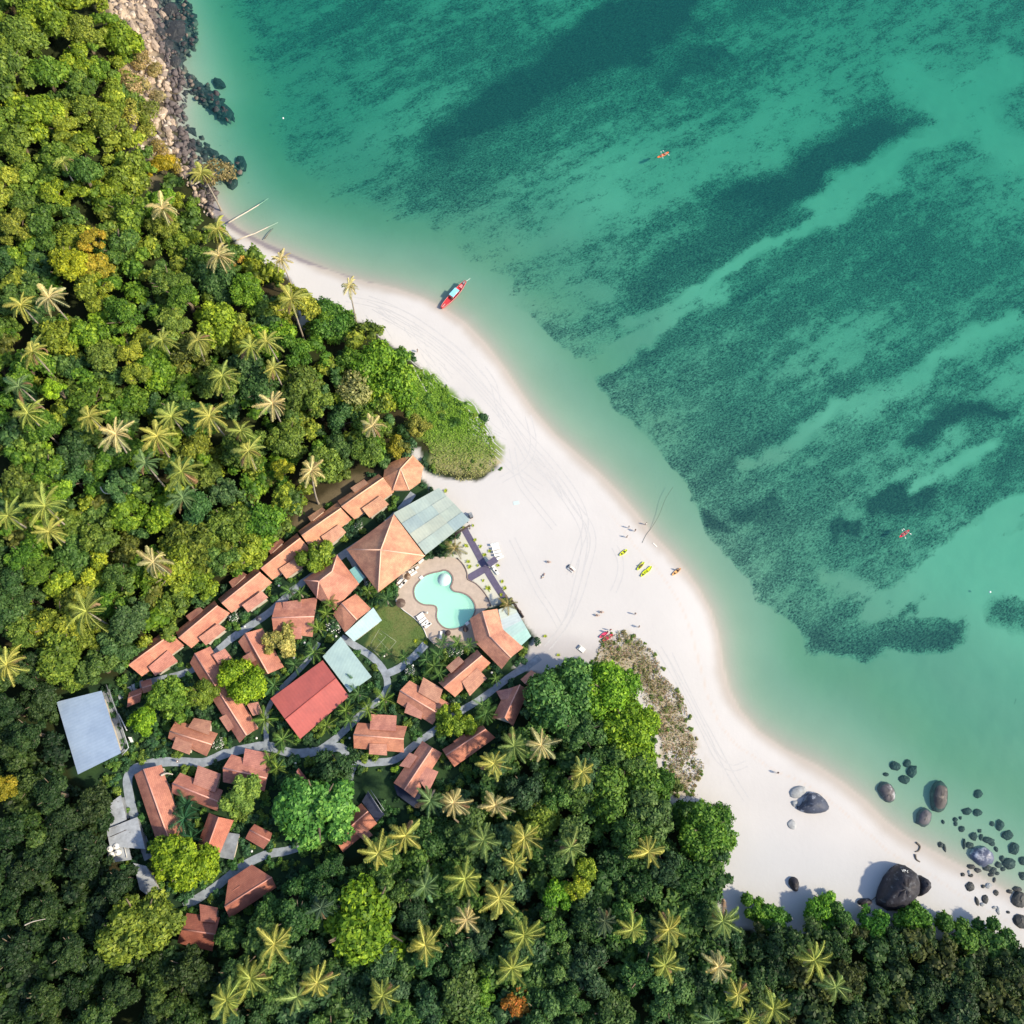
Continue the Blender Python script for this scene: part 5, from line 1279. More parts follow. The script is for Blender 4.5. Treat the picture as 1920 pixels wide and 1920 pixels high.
scatter('dune_scrub', SCRUB, 11000, .22, lambda X, Y: pick[rng.integers(0, 5, len(X))], 'brownish green creeping scrub on the beach beside the bright trees', .6, keep=lambda X, Y: rng.random(len(X)) < np.where(fbm(X, Y, 18, 89, 3) > .47, .95, .4))
scatter('lawn_grass', LAWN, 2500, .13, lambda X, Y: np.tile([.13,.22,.06], (len(X), 1)), 'short green lawn grass with the court lines', .05)
scatter('fallen_twigs', [(1258,1480),(1290,1478),(1325,1500),(1350,1530),(1300,1510),(1262,1500)], 160, .18, lambda X, Y: np.tile([.10,.08,.06], (len(X), 1)), 'scattered dark twigs and leaves on the sand below the scrub', .08)

# ================================================================== ROCKS
MROCK = plain('dark_granite', (.036, .034, .046), .6, .3, .9, bump=.9, bscale=1.2, stain=((.30, .33, .38), .7, .38))
MROCKW = plain('wet_dark_rock', (.05, .055, .06), .6, .25, 1, bump=.4, bscale=2, stain=((.14, .13, .12), .8, .5))
MROCKP = plain('pale_rock', (.42, .44, .46), .85, .2, .8, bump=.5, bscale=1.5, stain=((.12, .13, .16), .9, .75))
MROCKT = plain('tan_rock', (.50, .39, .30), .9, .25, .7, bump=.6, bscale=1.5, stain=((.16, .12, .10), .6, .8))
def rock(pts, hgt, label, mat, sink=.25, seed=0, group=None, name='boulder', top=None, cat='boulder', under=None, jit=.045, sm=True):
    """pts: pixel outline seen from the drone"""
    n = len(pts); cx = sum(p[0] for p in pts) / n; cy = sum(p[1] for p in pts) / n
    g0 = P(cx, cy, 0); gg = float(ground_z(np.array([g0.x]), np.array([g0.y]), pool=False)[0]); zb = gg - sink * hgt
    if under is not None: zb = under - hgt
    o0 = P(cx, cy, zb + hgt * .35); org = Vector((o0.x, o0.y, zb)); rnd = random.Random(seed + int(cx))
    ring = [P(a, b, zb + hgt * .3) - org for a, b in pts]; V = []; lev = [(0, .92), (.14, 1.0), (.34, .99), (.56, .90), (.76, .72), (.90, .46), (.975, .2)]
    ox, oy = rnd.uniform(-.12, .12), rnd.uniform(-.12, .12); R_ = max(q.xy.length for q in ring)
    for k, (hz, sc) in enumerate(lev):
        for i, q in enumerate(ring):
            j = 1 + rnd.uniform(-jit, jit) * (k > 0); V.append((q.x * sc * j + ox * R_ * hz, q.y * sc * j + oy * R_ * hz, hz * hgt * (1 + rnd.uniform(-.07, .07) * (k > 1))))
    V.append((ox * R_, oy * R_, hgt)); Fc = []; L = len(lev)
    for k in range(L - 1):
        for i in range(n): Fc.append((k * n + i, k * n + (i + 1) % n, (k + 1) * n + (i + 1) % n, (k + 1) * n + i))
    for i in range(n): Fc.append(((L - 1) * n + i, (L - 1) * n + (i + 1) % n, L * n))
    area_ = sum(ring[i].x * ring[(i + 1) % n].y - ring[(i + 1) % n].x * ring[i].y for i in range(n))
    if area_ < 0: Fc = [f[::-1] for f in Fc]
    o = pymesh(name, V, Fc, None, mat, org, sm); tag(o, label, cat, group); return o
def blob(cx, cy, rx, ry, ang=0, n=13, seed=0):
    rnd = random.Random(seed + int(cx * 7 + cy)); a0 = math.radians(ang); out = []
    for i in range(n):
        a = 2 * math.pi * i / n; r = 1 + rnd.uniform(-.13, .13); x, y = rx * r * math.cos(a), ry * r * math.sin(a); out.append((cx + x * math.cos(a0) - y * math.sin(a0), cy + x * math.sin(a0) + y * math.cos(a0)))
    return out
def dense(p, k=3):
    q = []
    for i in range(len(p)):
        a, b = p[i], p[(i + 1) % len(p)]
        for j in range(k): q.append((a[0] + (b[0] - a[0]) * j / k, a[1] + (b[1] - a[1]) * j / k))
    return q
rock(chaikin([(1680,1620),(1697,1621),(1712,1632),(1722,1650),(1722,1672),(1715,1690),(1697,1706),(1674,1710),(1650,1700),(1643,1690),(1650,1664),(1662,1640)], 1), 6.2, 'giant black boulder on the sand against the trees', MROCK, .05)
rock(chaikin([(1722,1640),(1734,1646),(1742,1656),(1741,1668),(1730,1680),(1718,1682),(1716,1660)], 1), 3.6, 'black knob of rock on the right side of the giant boulder', MROCK, .1)
rock(blob(1622,1691,14,7,-5), 1.6, 'low dark rock between the giant boulder and the bushes', MROCK)
rock(chaikin([(1500,1512),(1512,1488),(1524,1482),(1540,1490),(1552,1502),(1556,1514),(1546,1523),(1520,1526),(1498,1519),(1493,1510)], 1), 3.2, 'blue black boulder with white patches on the open sand', plain('patched_rock', (.07,.085,.13), .6, .2, .9, bump=.5, bscale=1.4, stain=((.62,.66,.74), .45, .95)))
rock(chaikin([(1479,1482),(1496,1473),(1514,1476),(1508,1496),(1482,1498)], 1), 1.0, 'pale blue grey flat slab beside the patched boulder', MROCKP)
rock(chaikin([(1482,1502),(1498,1501),(1494,1514),(1486,1513)], 1), .7, 'small pale slab under the flat slab by the patched boulder', MROCKP)
rock(blob(1485,1546,8,10,-25), .5, 'pale grey flat stone half buried in the open sand', MROCKP)
rock(chaikin([(1478,1648),(1487,1642),(1497,1650),(1496,1670),(1490,1673),(1478,1660)], 1), 2.0, 'lone small black rock on the white sand', MROCK)
rock(chaikin([(1642,1478),(1652,1465),(1667,1466),(1678,1482),(1677,1502),(1666,1505),(1656,1502),(1649,1490)], 1), 2.2, 'boulder with a white top at the waterline', plain('white_topped_rock', (.13,.12,.13), .6, .2, .9, bump=.5, bscale=1.4, stain=((.55,.56,.6), .35, .9)))
rock(blob(1762,1494,17,30,8,15), 3.0, 'long dark grey boulder standing in the shallow water', plain('grey_brown_rock', (.11,.10,.10), .7, .2, .6, bump=.4, bscale=1.2, stain=((.30,.26,.22), .5, .7)), .2)
rock(blob(1733,1533,14,20,28,14), 2.2, 'smooth oval grey boulder at the edge of the shallow water', plain('smooth_grey_rock', (.13,.125,.14), .6, .15, .6, bump=.3, bscale=1))
rock(blob(1841,1607,23,18,18,15), 2.8, 'white capped shiny boulder ringed by small dark rocks', plain('white_capped_rock', (.12,.14,.22), .45, .2, .6, bump=.3, bscale=1, stain=((.75,.76,.80), .3, .95)))
SM = [(1678,1436,10,9,0),(1700,1432,7,8,20),(1709,1446,10,12,20),(1696,1462,11,8,10),(1661,1452,6,4,0),(1834,1488,8,8,0),(1833,1523,8,7,0),(1812,1521,9,7,0),(1791,1537,5,5,0),(1801,1534,3,4,0),(1792,1545,4,4,0),(1768,1541,3,4,0),(1803,1555,6,6,0),
 (1875,1548,8,10,0),(1860,1545,5,5,30),(1888,1566,11,10,0),(1825,1568,8,8,0),(1837,1558,4,4,0),(1839,1570,4,7,10),(1853,1576,13,6,10),(1808,1583,3,11,5),(1817,1584,8,6,0),(1901,1592,11,12,10),(1892,1619,13,11,10),(1917,1614,8,8,0),
 (1763,1584,6,6,0),(1771,1590,3,9,-12),(1819,1663,9,9,0),(1854,1661,7,6,0),(1867,1674,6,6,0),(1846,1686,6,9,0),(1831,1690,4,9,-15),(1842,1696,5,4,0),(1909,1688,15,16,0),(1906,1667,10,5,0),(1892,1672,7,4,0),(1872,1708,4,9,-8),(1914,1728,15,14,0),
 (1917,1642,7,8,0),(1805,1640,4,4,0),(1817,1636,3,5,0),(1820,1625,8,5,0),(1833,1632,7,5,10),(1850,1628,9,6,0),(1862,1632,8,7,0),(1872,1622,7,6,0),(1878,1610,5,6,20),(1858,1640,7,4,0),(1870,1638,5,4,0),(1880,1630,5,4,0),(1864,1650,3,6,20),
 (1843,1662,4,4,0),(1865,1702,5,3,0),(1890,1710,4,3,0),(1820,1642,5,4,0),(1868,1592,4,6,-20),(1860,1582,6,4,0)]
for i, (x, y, rx, ry, a) in enumerate(SM):
    g = P(x, y, 0); d = float(shore_d(np.array([g.x]), np.array([g.y]))[0]); wet_ = d < 0
    big_ = 'large' if rx * ry > 90 else 'small' if rx * ry < 36 else 'medium'
    rock(blob(x, y, rx, ry, a, 11 if rx * ry > 40 else 8), max(.5, (rx + ry) / 2 * .11 * (1.0 if wet_ else .8)), f"{big_} dark {'rock in the shallows' if wet_ else 'stone on the sand'} at {place(x, y)}",
         MROCKW if i % 4 else MROCKP if not wet_ else MROCKW, .3, i, 'dark stones scattered at the lower right shore', 'stone' if rx * ry < 60 else 'boulder', cat='rock', jit=.13, sm=False)
TL = [(330,62,30,30,20),(312,95,16,20,30),(349,82,17,20,0),(340,100,20,16,0),(322,20,18,16,0),(300,60,12,22,-30),(330,120,14,12,0),(309,130,12,9,0),(316,141,9,9,0),(350,146,20,11,30),(368,160,16,10,30),(378,172,16,11,25),(396,184,18,11,30),(409,196,10,9,0),
 (423,210,12,17,-35),(411,156,13,8,30),(357,250,20,11,20),(362,276,22,13,15),(340,262,12,9,0),(432,338,12,18,-35),(452,306,9,14,-30),(398,286,16,8,25),(335,200,9,8,0),(345,40,12,10,0),(420,300,12,8,30)]
for i, (x, y, rx, ry, a) in enumerate(TL):
    rock(blob(x, y, rx, ry, a, 12), (rx + ry) * .045 + .5, f"dark reef rock off the cliff at {place(x, y)}", MROCKW, .25, i, 'dark rocks along the rocky upper shore', 'shore_rock', cat='rock', under=random.choice((-.25, .1, .25, -.5)) if rx > 8 and x > 330 else .6, jit=.18, sm=False)
TN = [(262,22,11,20,-25),(247,52,9,20,-25),(240,88,8,14,-20),(278,42,10,24,-30),(290,85,10,20,-35),(300,118,9,16,-40),(262,110,12,10,0),(282,150,10,12,0),(312,165,9,12,-20),(305,210,12,12,0),(290,235,10,9,0),(318,255,13,10,20),(332,285,12,9,20),(298,268,11,9,0),
 (306,30,9,20,-35),(285,8,10,16,-30),(350,318,10,7,30),(324,232,8,12,0),(270,72,9,14,-30)]
for i, (x, y, rx, ry, a) in enumerate(TN):
    rock(blob(x, y, rx * .75, ry * .75, a, 11), 1.0 + rx * .05, f"tan weathered cliff rock at {place(x, y)}", MROCKT, .35, i, 'tan rocks of the upper left cliff', 'cliff_rock', cat='rock', jit=.22, sm=False)
# rubble on the rocky slope
VV, QQ, LV, TT = [], [], [], []; off_ = 0; rr_ = np.random.default_rng(5)
for k in range(2600):
    x, y = rr_.uniform(205, 400), rr_.uniform(-30, 400); p = P(x, y, 1.5); d_ = float(shore_d(np.array([p.x]), np.array([p.y]))[0])
    if d_ < -3 or d_ > 12 - (y > 300) * 8: continue
    s_ = rr_.uniform(.25, 1.5) ** 1.4; v_, q_ = core_sphere((0, 0, 0), 1.0, 6, 3); v_ = v_ * rr_.uniform(.55, 1.25, v_.shape) * np.array([s_, s_ * rr_.uniform(.4, 1.1), s_ * .6]); a_ = rr_.uniform(-1.3, -.5)
    g_ = gz(p.x, p.y); W_ = np.stack([v_[:, 0] * math.cos(a_) - v_[:, 1] * math.sin(a_) + p.x, v_[:, 0] * math.sin(a_) + v_[:, 1] * math.cos(a_) + p.y, v_[:, 2] + g_ + .1], 1)
    c_ = np.array([[.40,.32,.25],[.46,.36,.27],[.25,.20,.17],[.50,.43,.36],[.12,.10,.10]][int(rr_.integers(0, 5)) if d_ > 2 else 4]); VV.append(W_); QQ.append(q_ + off_); off_ += len(W_); TT.append(np.tile(np.array([*c_, 1.0]), (len(W_), 1)))
mr_, t_, b_ = mat_base('mixed_stone'); at_ = N(t_, 'ShaderNodeAttribute', attribute_name='tint'); t_.links.new(at_.outputs['Color'], b_.inputs['Base Color']); b_.inputs['Roughness'].default_value = .9
tag(link_obj('shore_rubble', fastmesh('shore_rubble', np.concatenate(VV), np.concatenate(QQ), {'tint': np.concatenate(TT)}, mr_)), 'loose tan and dark rubble covering the rocky upper slope', 'rubble', kind='stuff')
VV, QQ, TT = [], [], []; off_ = 0
SHELF = [(288,-20),(345,-20),(362,20),(368,70),(356,100),(338,112),(350,135),(392,158),(412,178),(436,218),(428,228),(404,206),(372,190),(338,168),(318,140),(300,90)]
SHELF2 = [(332,232),(366,238),(384,262),(392,290),(440,300),(462,318),(450,330),(400,300),(350,300),(330,270)]
xs_, ys_ = rr_.uniform(280, 470, 2600), rr_.uniform(-20, 340, 2600); inn_ = inpoly(xs_, ys_, SHELF) | (inpoly(xs_, ys_, SHELF2) & (rr_.random(2600) < .4))
for x, y in zip(xs_[inn_], ys_[inn_]):
    s_ = rr_.uniform(.5, 2.0); v_, q_ = core_sphere((0, 0, 0), 1.0, 6, 3); v_ = v_ * rr_.uniform(.5, 1.3, v_.shape) * np.array([s_, s_ * rr_.uniform(.4, 1.0), s_ * .4]); a_ = rr_.uniform(-1.2, -.4)
    p = P(x, y, -.1); zt = rr_.uniform(-1.0, .35) - v_[:, 2].max() + .1; W_ = np.stack([v_[:, 0] * math.cos(a_) - v_[:, 1] * math.sin(a_) + p.x, v_[:, 0] * math.sin(a_) + v_[:, 1] * math.cos(a_) + p.y, v_[:, 2] + zt], 1)
    c_ = np.array([[.055,.05,.055],[.04,.04,.045],[.09,.075,.07],[.035,.045,.05],[.16,.13,.11]][int(rr_.integers(0, 5))]); VV.append(W_); QQ.append(q_ + off_); off_ += len(W_); TT.append(np.tile(np.array([*c_, 1.0]), (len(W_), 1)))
tag(link_obj('rock_shelf', fastmesh('rock_shelf', np.concatenate(VV), np.concatenate(QQ), {'tint': np.concatenate(TT)}, mr_)), 'dark jagged half drowned rock shelf off the tan cliff', 'rocks', kind='stuff')
# painted letters on the giant boulder
gb = P(1700, 1633, 6.0)
wr = empty('painted_mark', Vector((gb.x, gb.y, 5.62)), 'small white painted scrawl on top of the giant black boulder', 'graffiti')
for k, (a_, b_) in enumerate((((-.9, .3), (-.7, -.2)), ((-.7, -.2), (-.45, .35)), ((-.3, .3), (-.3, -.3)), ((-.3, .25), (0, .1)), ((0, .1), (-.28, 0)), ((.2, -.1), (.45, -.4)), ((.2, -.1), (.5, .05)))):
    tube('stroke', [(a_[0], a_[1], .0), (b_[0], b_[1], -.05)], .07, wr, MWHITE, 4)

# driftwood, ropes
def curve_thing(name, pts, r, mat, label, cat, zoff=.08, taper=True, zs=None, mark=None):
    W = []
    for i, (a, b) in enumerate(pts):
        if zs: W.append(P(a, b, zs[i]))
        else: g = on_ground(a, b, zoff); g.z = max(g.z, .02); W.append(P(a, b, g.z))
    o0 = W[0].copy(); rads = [r * (1 - .6 * i / len(W)) if taper else r for i in range(len(W))]
    o = tube(name, [w_ - o0 for w_ in W], rads, None, mat, 6, o0); return tag(o, label, cat)
MDRIFT = plain('driftwood', (.16, .14, .12), .9, .2, 2); MPALE = plain('bleached_wood', (.62, .55, .46), .85, .15, 2); MROPE = plain('wet_rope', (.06, .08, .06), .9, .1, 2)
curve_thing('driftwood', catmull([(1718,1580),(1725,1587),(1722,1595),(1716,1597)]), .28, MDRIFT, 'upper curved driftwood piece on the sand above the giant boulder', 'driftwood')
curve_thing('driftwood', catmull([(1716,1602),(1718,1611),(1725,1616)]), .3, MDRIFT, 'lower curved driftwood piece on the sand above the giant boulder', 'driftwood')
curve_thing('fallen_palm_trunk', [(428,418),(446,407),(462,398),(482,386),(503,372)], .24, MPALE, 'bleached leaning trunk reaching into the water, upper of the two on the beach', 'trunk', zs=[2.6,1.9,1.1,.1,-.9])
curve_thing('fallen_palm_trunk', [(443,451),(460,444),(477,438),(498,428),(521,417)], .24, MPALE, 'bleached leaning trunk reaching into the water, lower of the two on the beach', 'trunk', zs=[2.4,1.8,1.1,.1,-.8])
curve_thing('fallen_palm_trunk', [(365,346),(383,335),(401,326),(413,315)], .22, MPALE, 'bleached trunk leaning over the rocky shore beside the dry bush', 'trunk', zs=[3.0,2.2,1.2,-.3])
curve_thing('fallen_branch', [(496,448),(505,436),(512,428)], .14, MDRIFT, 'thin dark branch standing in the shallows below the leaning trunks', 'branch', zs=[.6,.3,-.3])
curve_thing('fallen_branch', [(1618,1700),(1630,1692),(1644,1680)], .14, MDRIFT, 'thin dark branch left of the giant boulder foot', 'branch', zoff=.3)
curve_thing('dead_branch', catmull([(188,913),(196,924),(214,926),(226,929)]), .16, MPALE, 'bare white bent branch above the middle left forest', 'branch', zoff=9)
curve_thing('dead_branch', [(247,1430+22),(260,1450)], .05, MPALE, 'thin pale stick by the lane bend', 'branch', zoff=.3)
curve_thing('dead_palm_frond', catmull([(302,1454),(312,1450),(324,1452)]), .28, MPALE, 'fallen cream palm spathe beside the long tiled block', 'frond', zoff=3)
curve_thing('dead_branch', catmull([(46,1735),(62,1728),(85,1723)]), .14, MPALE, 'pale bare branch in the dark forest at the lower left', 'branch', zoff=9)
curve_thing('mooring_rope', catmull([(1204,1018),(1212,1002),(1222,989),(1236,965),(1248,935),(1262,913)]), .035, MROPE, 'thin dark mooring rope running from the sand into the water', 'rope', taper=False)
curve_thing('mooring_rope', catmull([(1838,1452),(1855,1410),(1885,1370),(1905,1310)]), .05, MROPE, 'long dark rope lying on the sandy seabed near the right edge', 'rope', taper=False, zs=[-2.75] * 16)

# ================================================================== BOATS
def hull_mesh(name, L, W, D, parent, mat, rake=.5, n=11, open_=True, sheer=.35, wall=.12):
    V, Fc = [], []; ns = 5
    for i in range(n):
        s = i / (n - 1); x = (s - .5) * L; w_ = W / 2 * (math.sin(math.pi * (.04 + .92 * s)) ** .62); sh = sheer * (2 * s - 1) ** 2 * (1.5 if s < .5 else 1)
        prof = [(w_, D + sh), (w_ * .92, D * .45 + sh * .5), (0, 0 + sh * .45), (-w_ * .92, D * .45 + sh * .5), (-w_, D + sh), (-w_ + wall * min(1, w_ / .3), D + sh), (-w_ * .75, D * .55 + sh * .7), (w_ * .75, D * .55 + sh * .7), (w_ - wall * min(1, w_ / .3), D + sh)]
        V += [(x, a, b) for a, b in prof]
    m = 9
    for i in range(n - 1):
        for k in range(m): Fc.append((i * m + k, i * m + (k + 1) % m, (i + 1) * m + (k + 1) % m, (i + 1) * m + k))
    Fc.append(tuple(range(m))[::-1]); Fc.append(tuple(range((n - 1) * m, n * m))); return pymesh(name, V, Fc, parent, mat)
A, B = P(828, 579, .3), P(873, 530, .3); mid = (A + B) / 2; L = (B - A).length
MRED = plain('red_paint', (.62, .05, .06), .45, .08, 2); MREDP = plain('faded_pink_paint', (.75, .30, .30), .5, .08, 2); MCYAN = plain('light_blue_canopy', (.28, .66, .82), .5, .06, 1, stain=((.7, .85, .9), .8, .7))
bt = empty('longtail_boat', Vector((mid.x, mid.y, -.1)), 'red longtail boat with a light blue canopy moored at the beach', 'boat', None, math.atan2((A - B).y, (A - B).x))
hull_mesh('hull', L, 2.0, .75, bt, MRED, sheer=.5)
boxes('canopy', [((-.3, 0, 1.75), (1.45, .78, .05), 0)], bt, MCYAN)
for x in (-1.6, 1.0):
    for y in (-.7, .7): tube('canopy_post', [(x, y, .6), (x, y, 1.72)], .04, bt, MWHITE, 5)
boxes('fore_deck', [((L * .27, 0, .86), (1.0, .55, .04), 0)], bt, MRED); boxes('bow_plank', [((L * .42, 0, .98), (.75, .18, .04), 0)], bt, MREDP)
boxes('stern_deck', [((-L * .34, 0, .84), (.7, .5, .04), 0)], bt, MREDP)
tube('gunwale', [(x, 1.0 * math.sin(math.pi * (.04 + .92 * (x / L + .5))) ** .62 - .02, .78 + .5 * (2 * x / L) ** 2) for x in [(-.48 + .096 * k) * L for k in range(11)]], .06, bt, MREDP, 5)
tube('gunwale', [(x, -1.0 * math.sin(math.pi * (.04 + .92 * (x / L + .5))) ** .62 + .02, .78 + .5 * (2 * x / L) ** 2) for x in [(-.48 + .096 * k) * L for k in range(11)]], .06, bt, MREDP, 5)
boxes('engine', [((-L * .43, 0, 1.25), (.4, .22, .22), 0)], bt, MCONC); tube('tail_shaft', [(-L * .45, 0, 1.2), (-L * .45 - 2.6, .15, .35)], .05, bt, MWHITE, 5)
boxes('bench', [((L * .12, .15, .9), (.2, .6, .05), 0)], bt, MWOOD)

def person(loc, az, pose, shirt, label, parent=None, lower=(.05, .06, .12), hair=(.03, .02, .015)):
    """one continuous skinned body; hair and clothes are children"""
    rt = empty('person', loc, label, 'person', None, az)
    if pose == 'stand': J = {'pel':(0,0,.95),'che':(0,0,1.35),'neck':(0,0,1.5),'head':(.02,0,1.64),'top':(.02,0,1.72),'sl':(0,.19,1.42),'el':(.05,.26,1.14),'hl':(.16,.24,.9),'sr':(0,-.19,1.42),'er':(0,-.27,1.13),'hr':(.1,-.28,.88),'tl':(0,.1,.9),'kl':(.06,.11,.5),'fl':(0,.11,.08),'ll':(.16,.12,.04),'tr':(0,-.1,.9),'kr':(.0,-.11,.5),'fr':(-.1,-.11,.08),'lr':(.05,-.12,.04)}
    elif pose == 'sit': J = {'pel':(0,0,.1),'che':(-.08,0,.5),'neck':(-.08,0,.66),'head':(-.05,0,.80),'top':(-.05,0,.88),'sl':(-.08,.19,.58),'el':(.12,.32,.36),'hl':(.36,.30,.44),'sr':(-.08,-.19,.58),'er':(.12,-.32,.36),'hr':(.36,-.30,.40),'tl':(.04,.1,.1),'kl':(.45,.13,.24),'fl':(.82,.1,.08),'ll':(.95,.1,.12),'tr':(.04,-.1,.1),'kr':(.45,-.13,.24),'fr':(.82,-.1,.08),'lr':(.95,-.1,.12)}
    else: J = {'pel':(0,0,.13),'che':(-.42,0,.14),'neck':(-.58,0,.15),'head':(-.72,0,.17),'top':(-.82,0,.17),'sl':(-.48,.19,.13),'el':(-.25,.34,.1),'hl':(0,.3,.1),'sr':(-.48,-.19,.13),'er':(-.25,-.34,.1),'hr':(0,-.3,.1),'tl':(.05,.1,.12),'kl':(.45,.13,.14),'fl':(.86,.12,.08),'ll':(.9,.13,.2),'tr':(.05,-.1,.12),'kr':(.45,-.13,.14),'fr':(.86,-.12,.08),'lr':(.9,-.13,.2)}
    key = ('body', pose)
    if key not in PT:
        names = list(J); rad = {'pel':.14,'che':.15,'neck':.055,'head':.10,'top':.075,'sl':.06,'el':.045,'hl':.03,'sr':.06,'er':.045,'hr':.03,'tl':.09,'kl':.06,'fl':.04,'ll':.035,'tr':.09,'kr':.06,'fr':.04,'lr':.035}
        E = [('pel','che'),('che','neck'),('neck','head'),('head','top'),('che','sl'),('sl','el'),('el','hl'),('che','sr'),('sr','er'),('er','hr'),('pel','tl'),('tl','kl'),('kl','fl'),('fl','ll'),('pel','tr'),('tr','kr'),('kr','fr'),('fr','lr')]
        me = bpy.data.meshes.new('body'); me.from_pydata([J[k] for k in names], [(names.index(a), names.index(b)) for a, b in E], []); o = bpy.data.objects.new('tmp', me); COL.objects.link(o)
        md = o.modifiers.new('s', 'SKIN')
        for i, k in enumerate(names): me.skin_vertices[0].data[i].radius = (rad[k], rad[k]); me.skin_vertices[0].data[i].use_root = (k == 'pel')
        o.modifiers.new('d', 'SUBSURF').levels = 1; dg = bpy.context.evaluated_depsgraph_get(); m2 = bpy.data.meshes.new_from_object(o.evaluated_get(dg)); m2.name = 'body'
        m2.materials.clear(); m2.materials.append(MSKIN); bpy.data.objects.remove(o); PT[key] = m2
    link_obj('body', PT[key], rt)
    Jv = {k: Vector(v_) for k, v_ in J.items()}
    s = tube('shirt', [Jv['pel'], Jv['pel'].lerp(Jv['che'], .6), Jv['che'], Jv['che'].lerp(Jv['neck'], .7)], [.165, .17, .185, .09], rt, MPAINT, 8); s.color = (*shirt, 1)
    h = tube('hair', [Jv['head'], Jv['head'].lerp(Jv['top'], .6), Jv['top'].lerp(Jv['head'], -.25)], [.112, .11, .05], rt, MPAINT, 8); h.color = (*hair, 1)
    for a, b in (('tl', 'kl'), ('tr', 'kr')):
        s = tube('shorts_leg', [Jv[a], Jv[a].lerp(Jv[b], .8)], [.105, .085], rt, MPAINT, 8); s.color = (*lower, 1)
    return rt
def kayak(px1, py1, px2, py2, color, label, z=None, crew=0, n_seats=2, group='kayaks', wide=.85, capl=()):
    a, b = P(px1, py1, .3), P(px2, py2, .3); m_ = (a + b) / 2; zz = (max(gz(m_.x, m_.y), 0) if z is None else z)
    L = max((b - a).length, 2.6); az = math.atan2((b - a).y, (b - a).x)
    k = empty('kayak', Vector((m_.x, m_.y, zz - (.08 if crew else 0))), label, 'kayak', group, az)
    mt = plain('kayak_plastic', color, .4, .06, 2); hull_mesh('hull', L, wide, .3, k, mt, sheer=.14, wall=.1)
    for i in range(n_seats): boxes('seat', [((L * (-.2 + .36 * i), 0, .26), (.22, .22, .05), 0)], k, MWOOD)
    R3 = Matrix.Rotation(az, 3, 'Z')
    for i in range(crew):
        loc = Vector((m_.x, m_.y, zz)) + R3 @ Vector((L * (-.2 + .36 * i), 0, .08))
        person(loc, az, 'sit', ((.8,.8,.78), (.85,.55,.5), (.9,.9,.9), (.75,.3,.35))[(i + crew + int(px1)) % 4], capl[i])
        pl_ = empty('paddle', loc + R3 @ Vector((.36, 0, .38)), f"double bladed white paddle held by the {'rear' if i == 0 else 'front'} paddler of the {label.split(' kayak')[0]} kayak", 'paddle', None, az + (.35 if i else -.3))
        tube('shaft', [(0, -1.0, -.05), (0, 1.0, .1)], .025, pl_, MWHITE, 5); boxes('blade', [((0, -1.1, -.06), (.09, .2, .015), 0)], pl_, MWHITE); boxes('blade', [((0, 1.1, .11), (.09, .2, .015), 0)], pl_, MWHITE)
kayak(1233,295,1254,285, (.85,.22,.08), 'orange red kayak with two paddlers far out on the water', 0, 2, capl=('rear paddler in a pale shirt sitting in the orange kayak', 'front paddler sitting in the orange kayak'))
kayak(1687,1007,1705,994, (.85,.04,.12), 'crimson red kayak with two paddlers on the right side of the sea', 0, 2, capl=('rear paddler sitting in the crimson red kayak', 'front paddler in white sitting in the crimson red kayak'))
kayak(1161,1043,1175,1032, (.72,.80,.03), 'lime yellow kayak lying alone on the sand, leftmost of the yellow ones', group='yellow kayaks on the sand')
kayak(1194,1070,1207,1055, (.72,.80,.03), 'lime yellow kayak on the sand, middle and longest of the yellow ones', group='yellow kayaks on the sand')
kayak(1203,1080,1211,1071, (.66,.74,.03), 'short olive yellow kayak on the sand, nearest the scrub', group='yellow kayaks on the sand', n_seats=1)
kayak(1211,1074,1219,1065, (.74,.82,.03), 'short lime yellow kayak on the sand, nearest the water', group='yellow kayaks on the sand', n_seats=1)
kayak(1260,1079,1276,1066, (.85,.50,.20), 'pale orange kayak pulled up at the waterline')
kayak(1129,1203,1148,1191, (.85,.05,.15), 'bright red kayak on the sand beside the brown scrub', group='red kayaks by the scrub')
kayak(1126,1195,1136,1188, (.80,.08,.18), 'smaller red kayak behind the bright red one by the scrub', group='red kayaks by the scrub', n_seats=1)

# ================================================================== BEACH AND GARDEN FURNITURE
def lounger(px, py, az, label, col=(.8,.8,.8), group='white sun loungers', z=None):
    g = on_ground(px, py) if z is None else P(px, py, z); r = empty('sun_lounger', g, label, 'sun lounger', group, az)
    boxes('mattress', [((.25, 0, .36), (.72, .32, .05), 0)], r, MWHITE)
    pymesh('backrest', [(-.45, -.32, .34), (-.45, .32, .34), (-1.0, .32, .72), (-1.0, -.32, .72), (-.45, -.32, .27), (-.45, .32, .27), (-1.02, .32, .65), (-1.02, -.32, .65)], [(0,1,2,3)[::-1], (4,5,6,7), (0,3,7,4), (1,5,6,2), (2,6,7,3), (0,4,5,1)], r, MWHITE)
    for x in (-.3, .85):
        for y in (-.27, .27): boxes('leg', [((x, y, .16), (.03, .03, .16), 0)], r, MWHITE)
    return r
LG = [(927,1022,.2,1.3),(930,1029,.2,1.3),(932,1035,.2,1.3),(934,1041,.2,1.3),(938,1046,.5,1.3),(927,1066,-.9,1.3),(930,1072,-.9,1.3),
 (751,1090,.9,DK),(754,1097,.9,DK),(758,1093,.9,DK),(773,1071,.6,DK),(779,1067,.6,DK),(776,1076,.6,DK),(790,1158,.7,DK),(793,1163,.7,DK),(797,1168,.7,DK),(803,1173,.7,DK),(788,1154,.7,DK),(827,1191,1.5,DK),(791,1052,.8,DK),(800,1170,.2,DK)]
for x, y, a, z in LG: lounger(x, y, a, f"white sun lounger at {place(x, y)}", z=z)
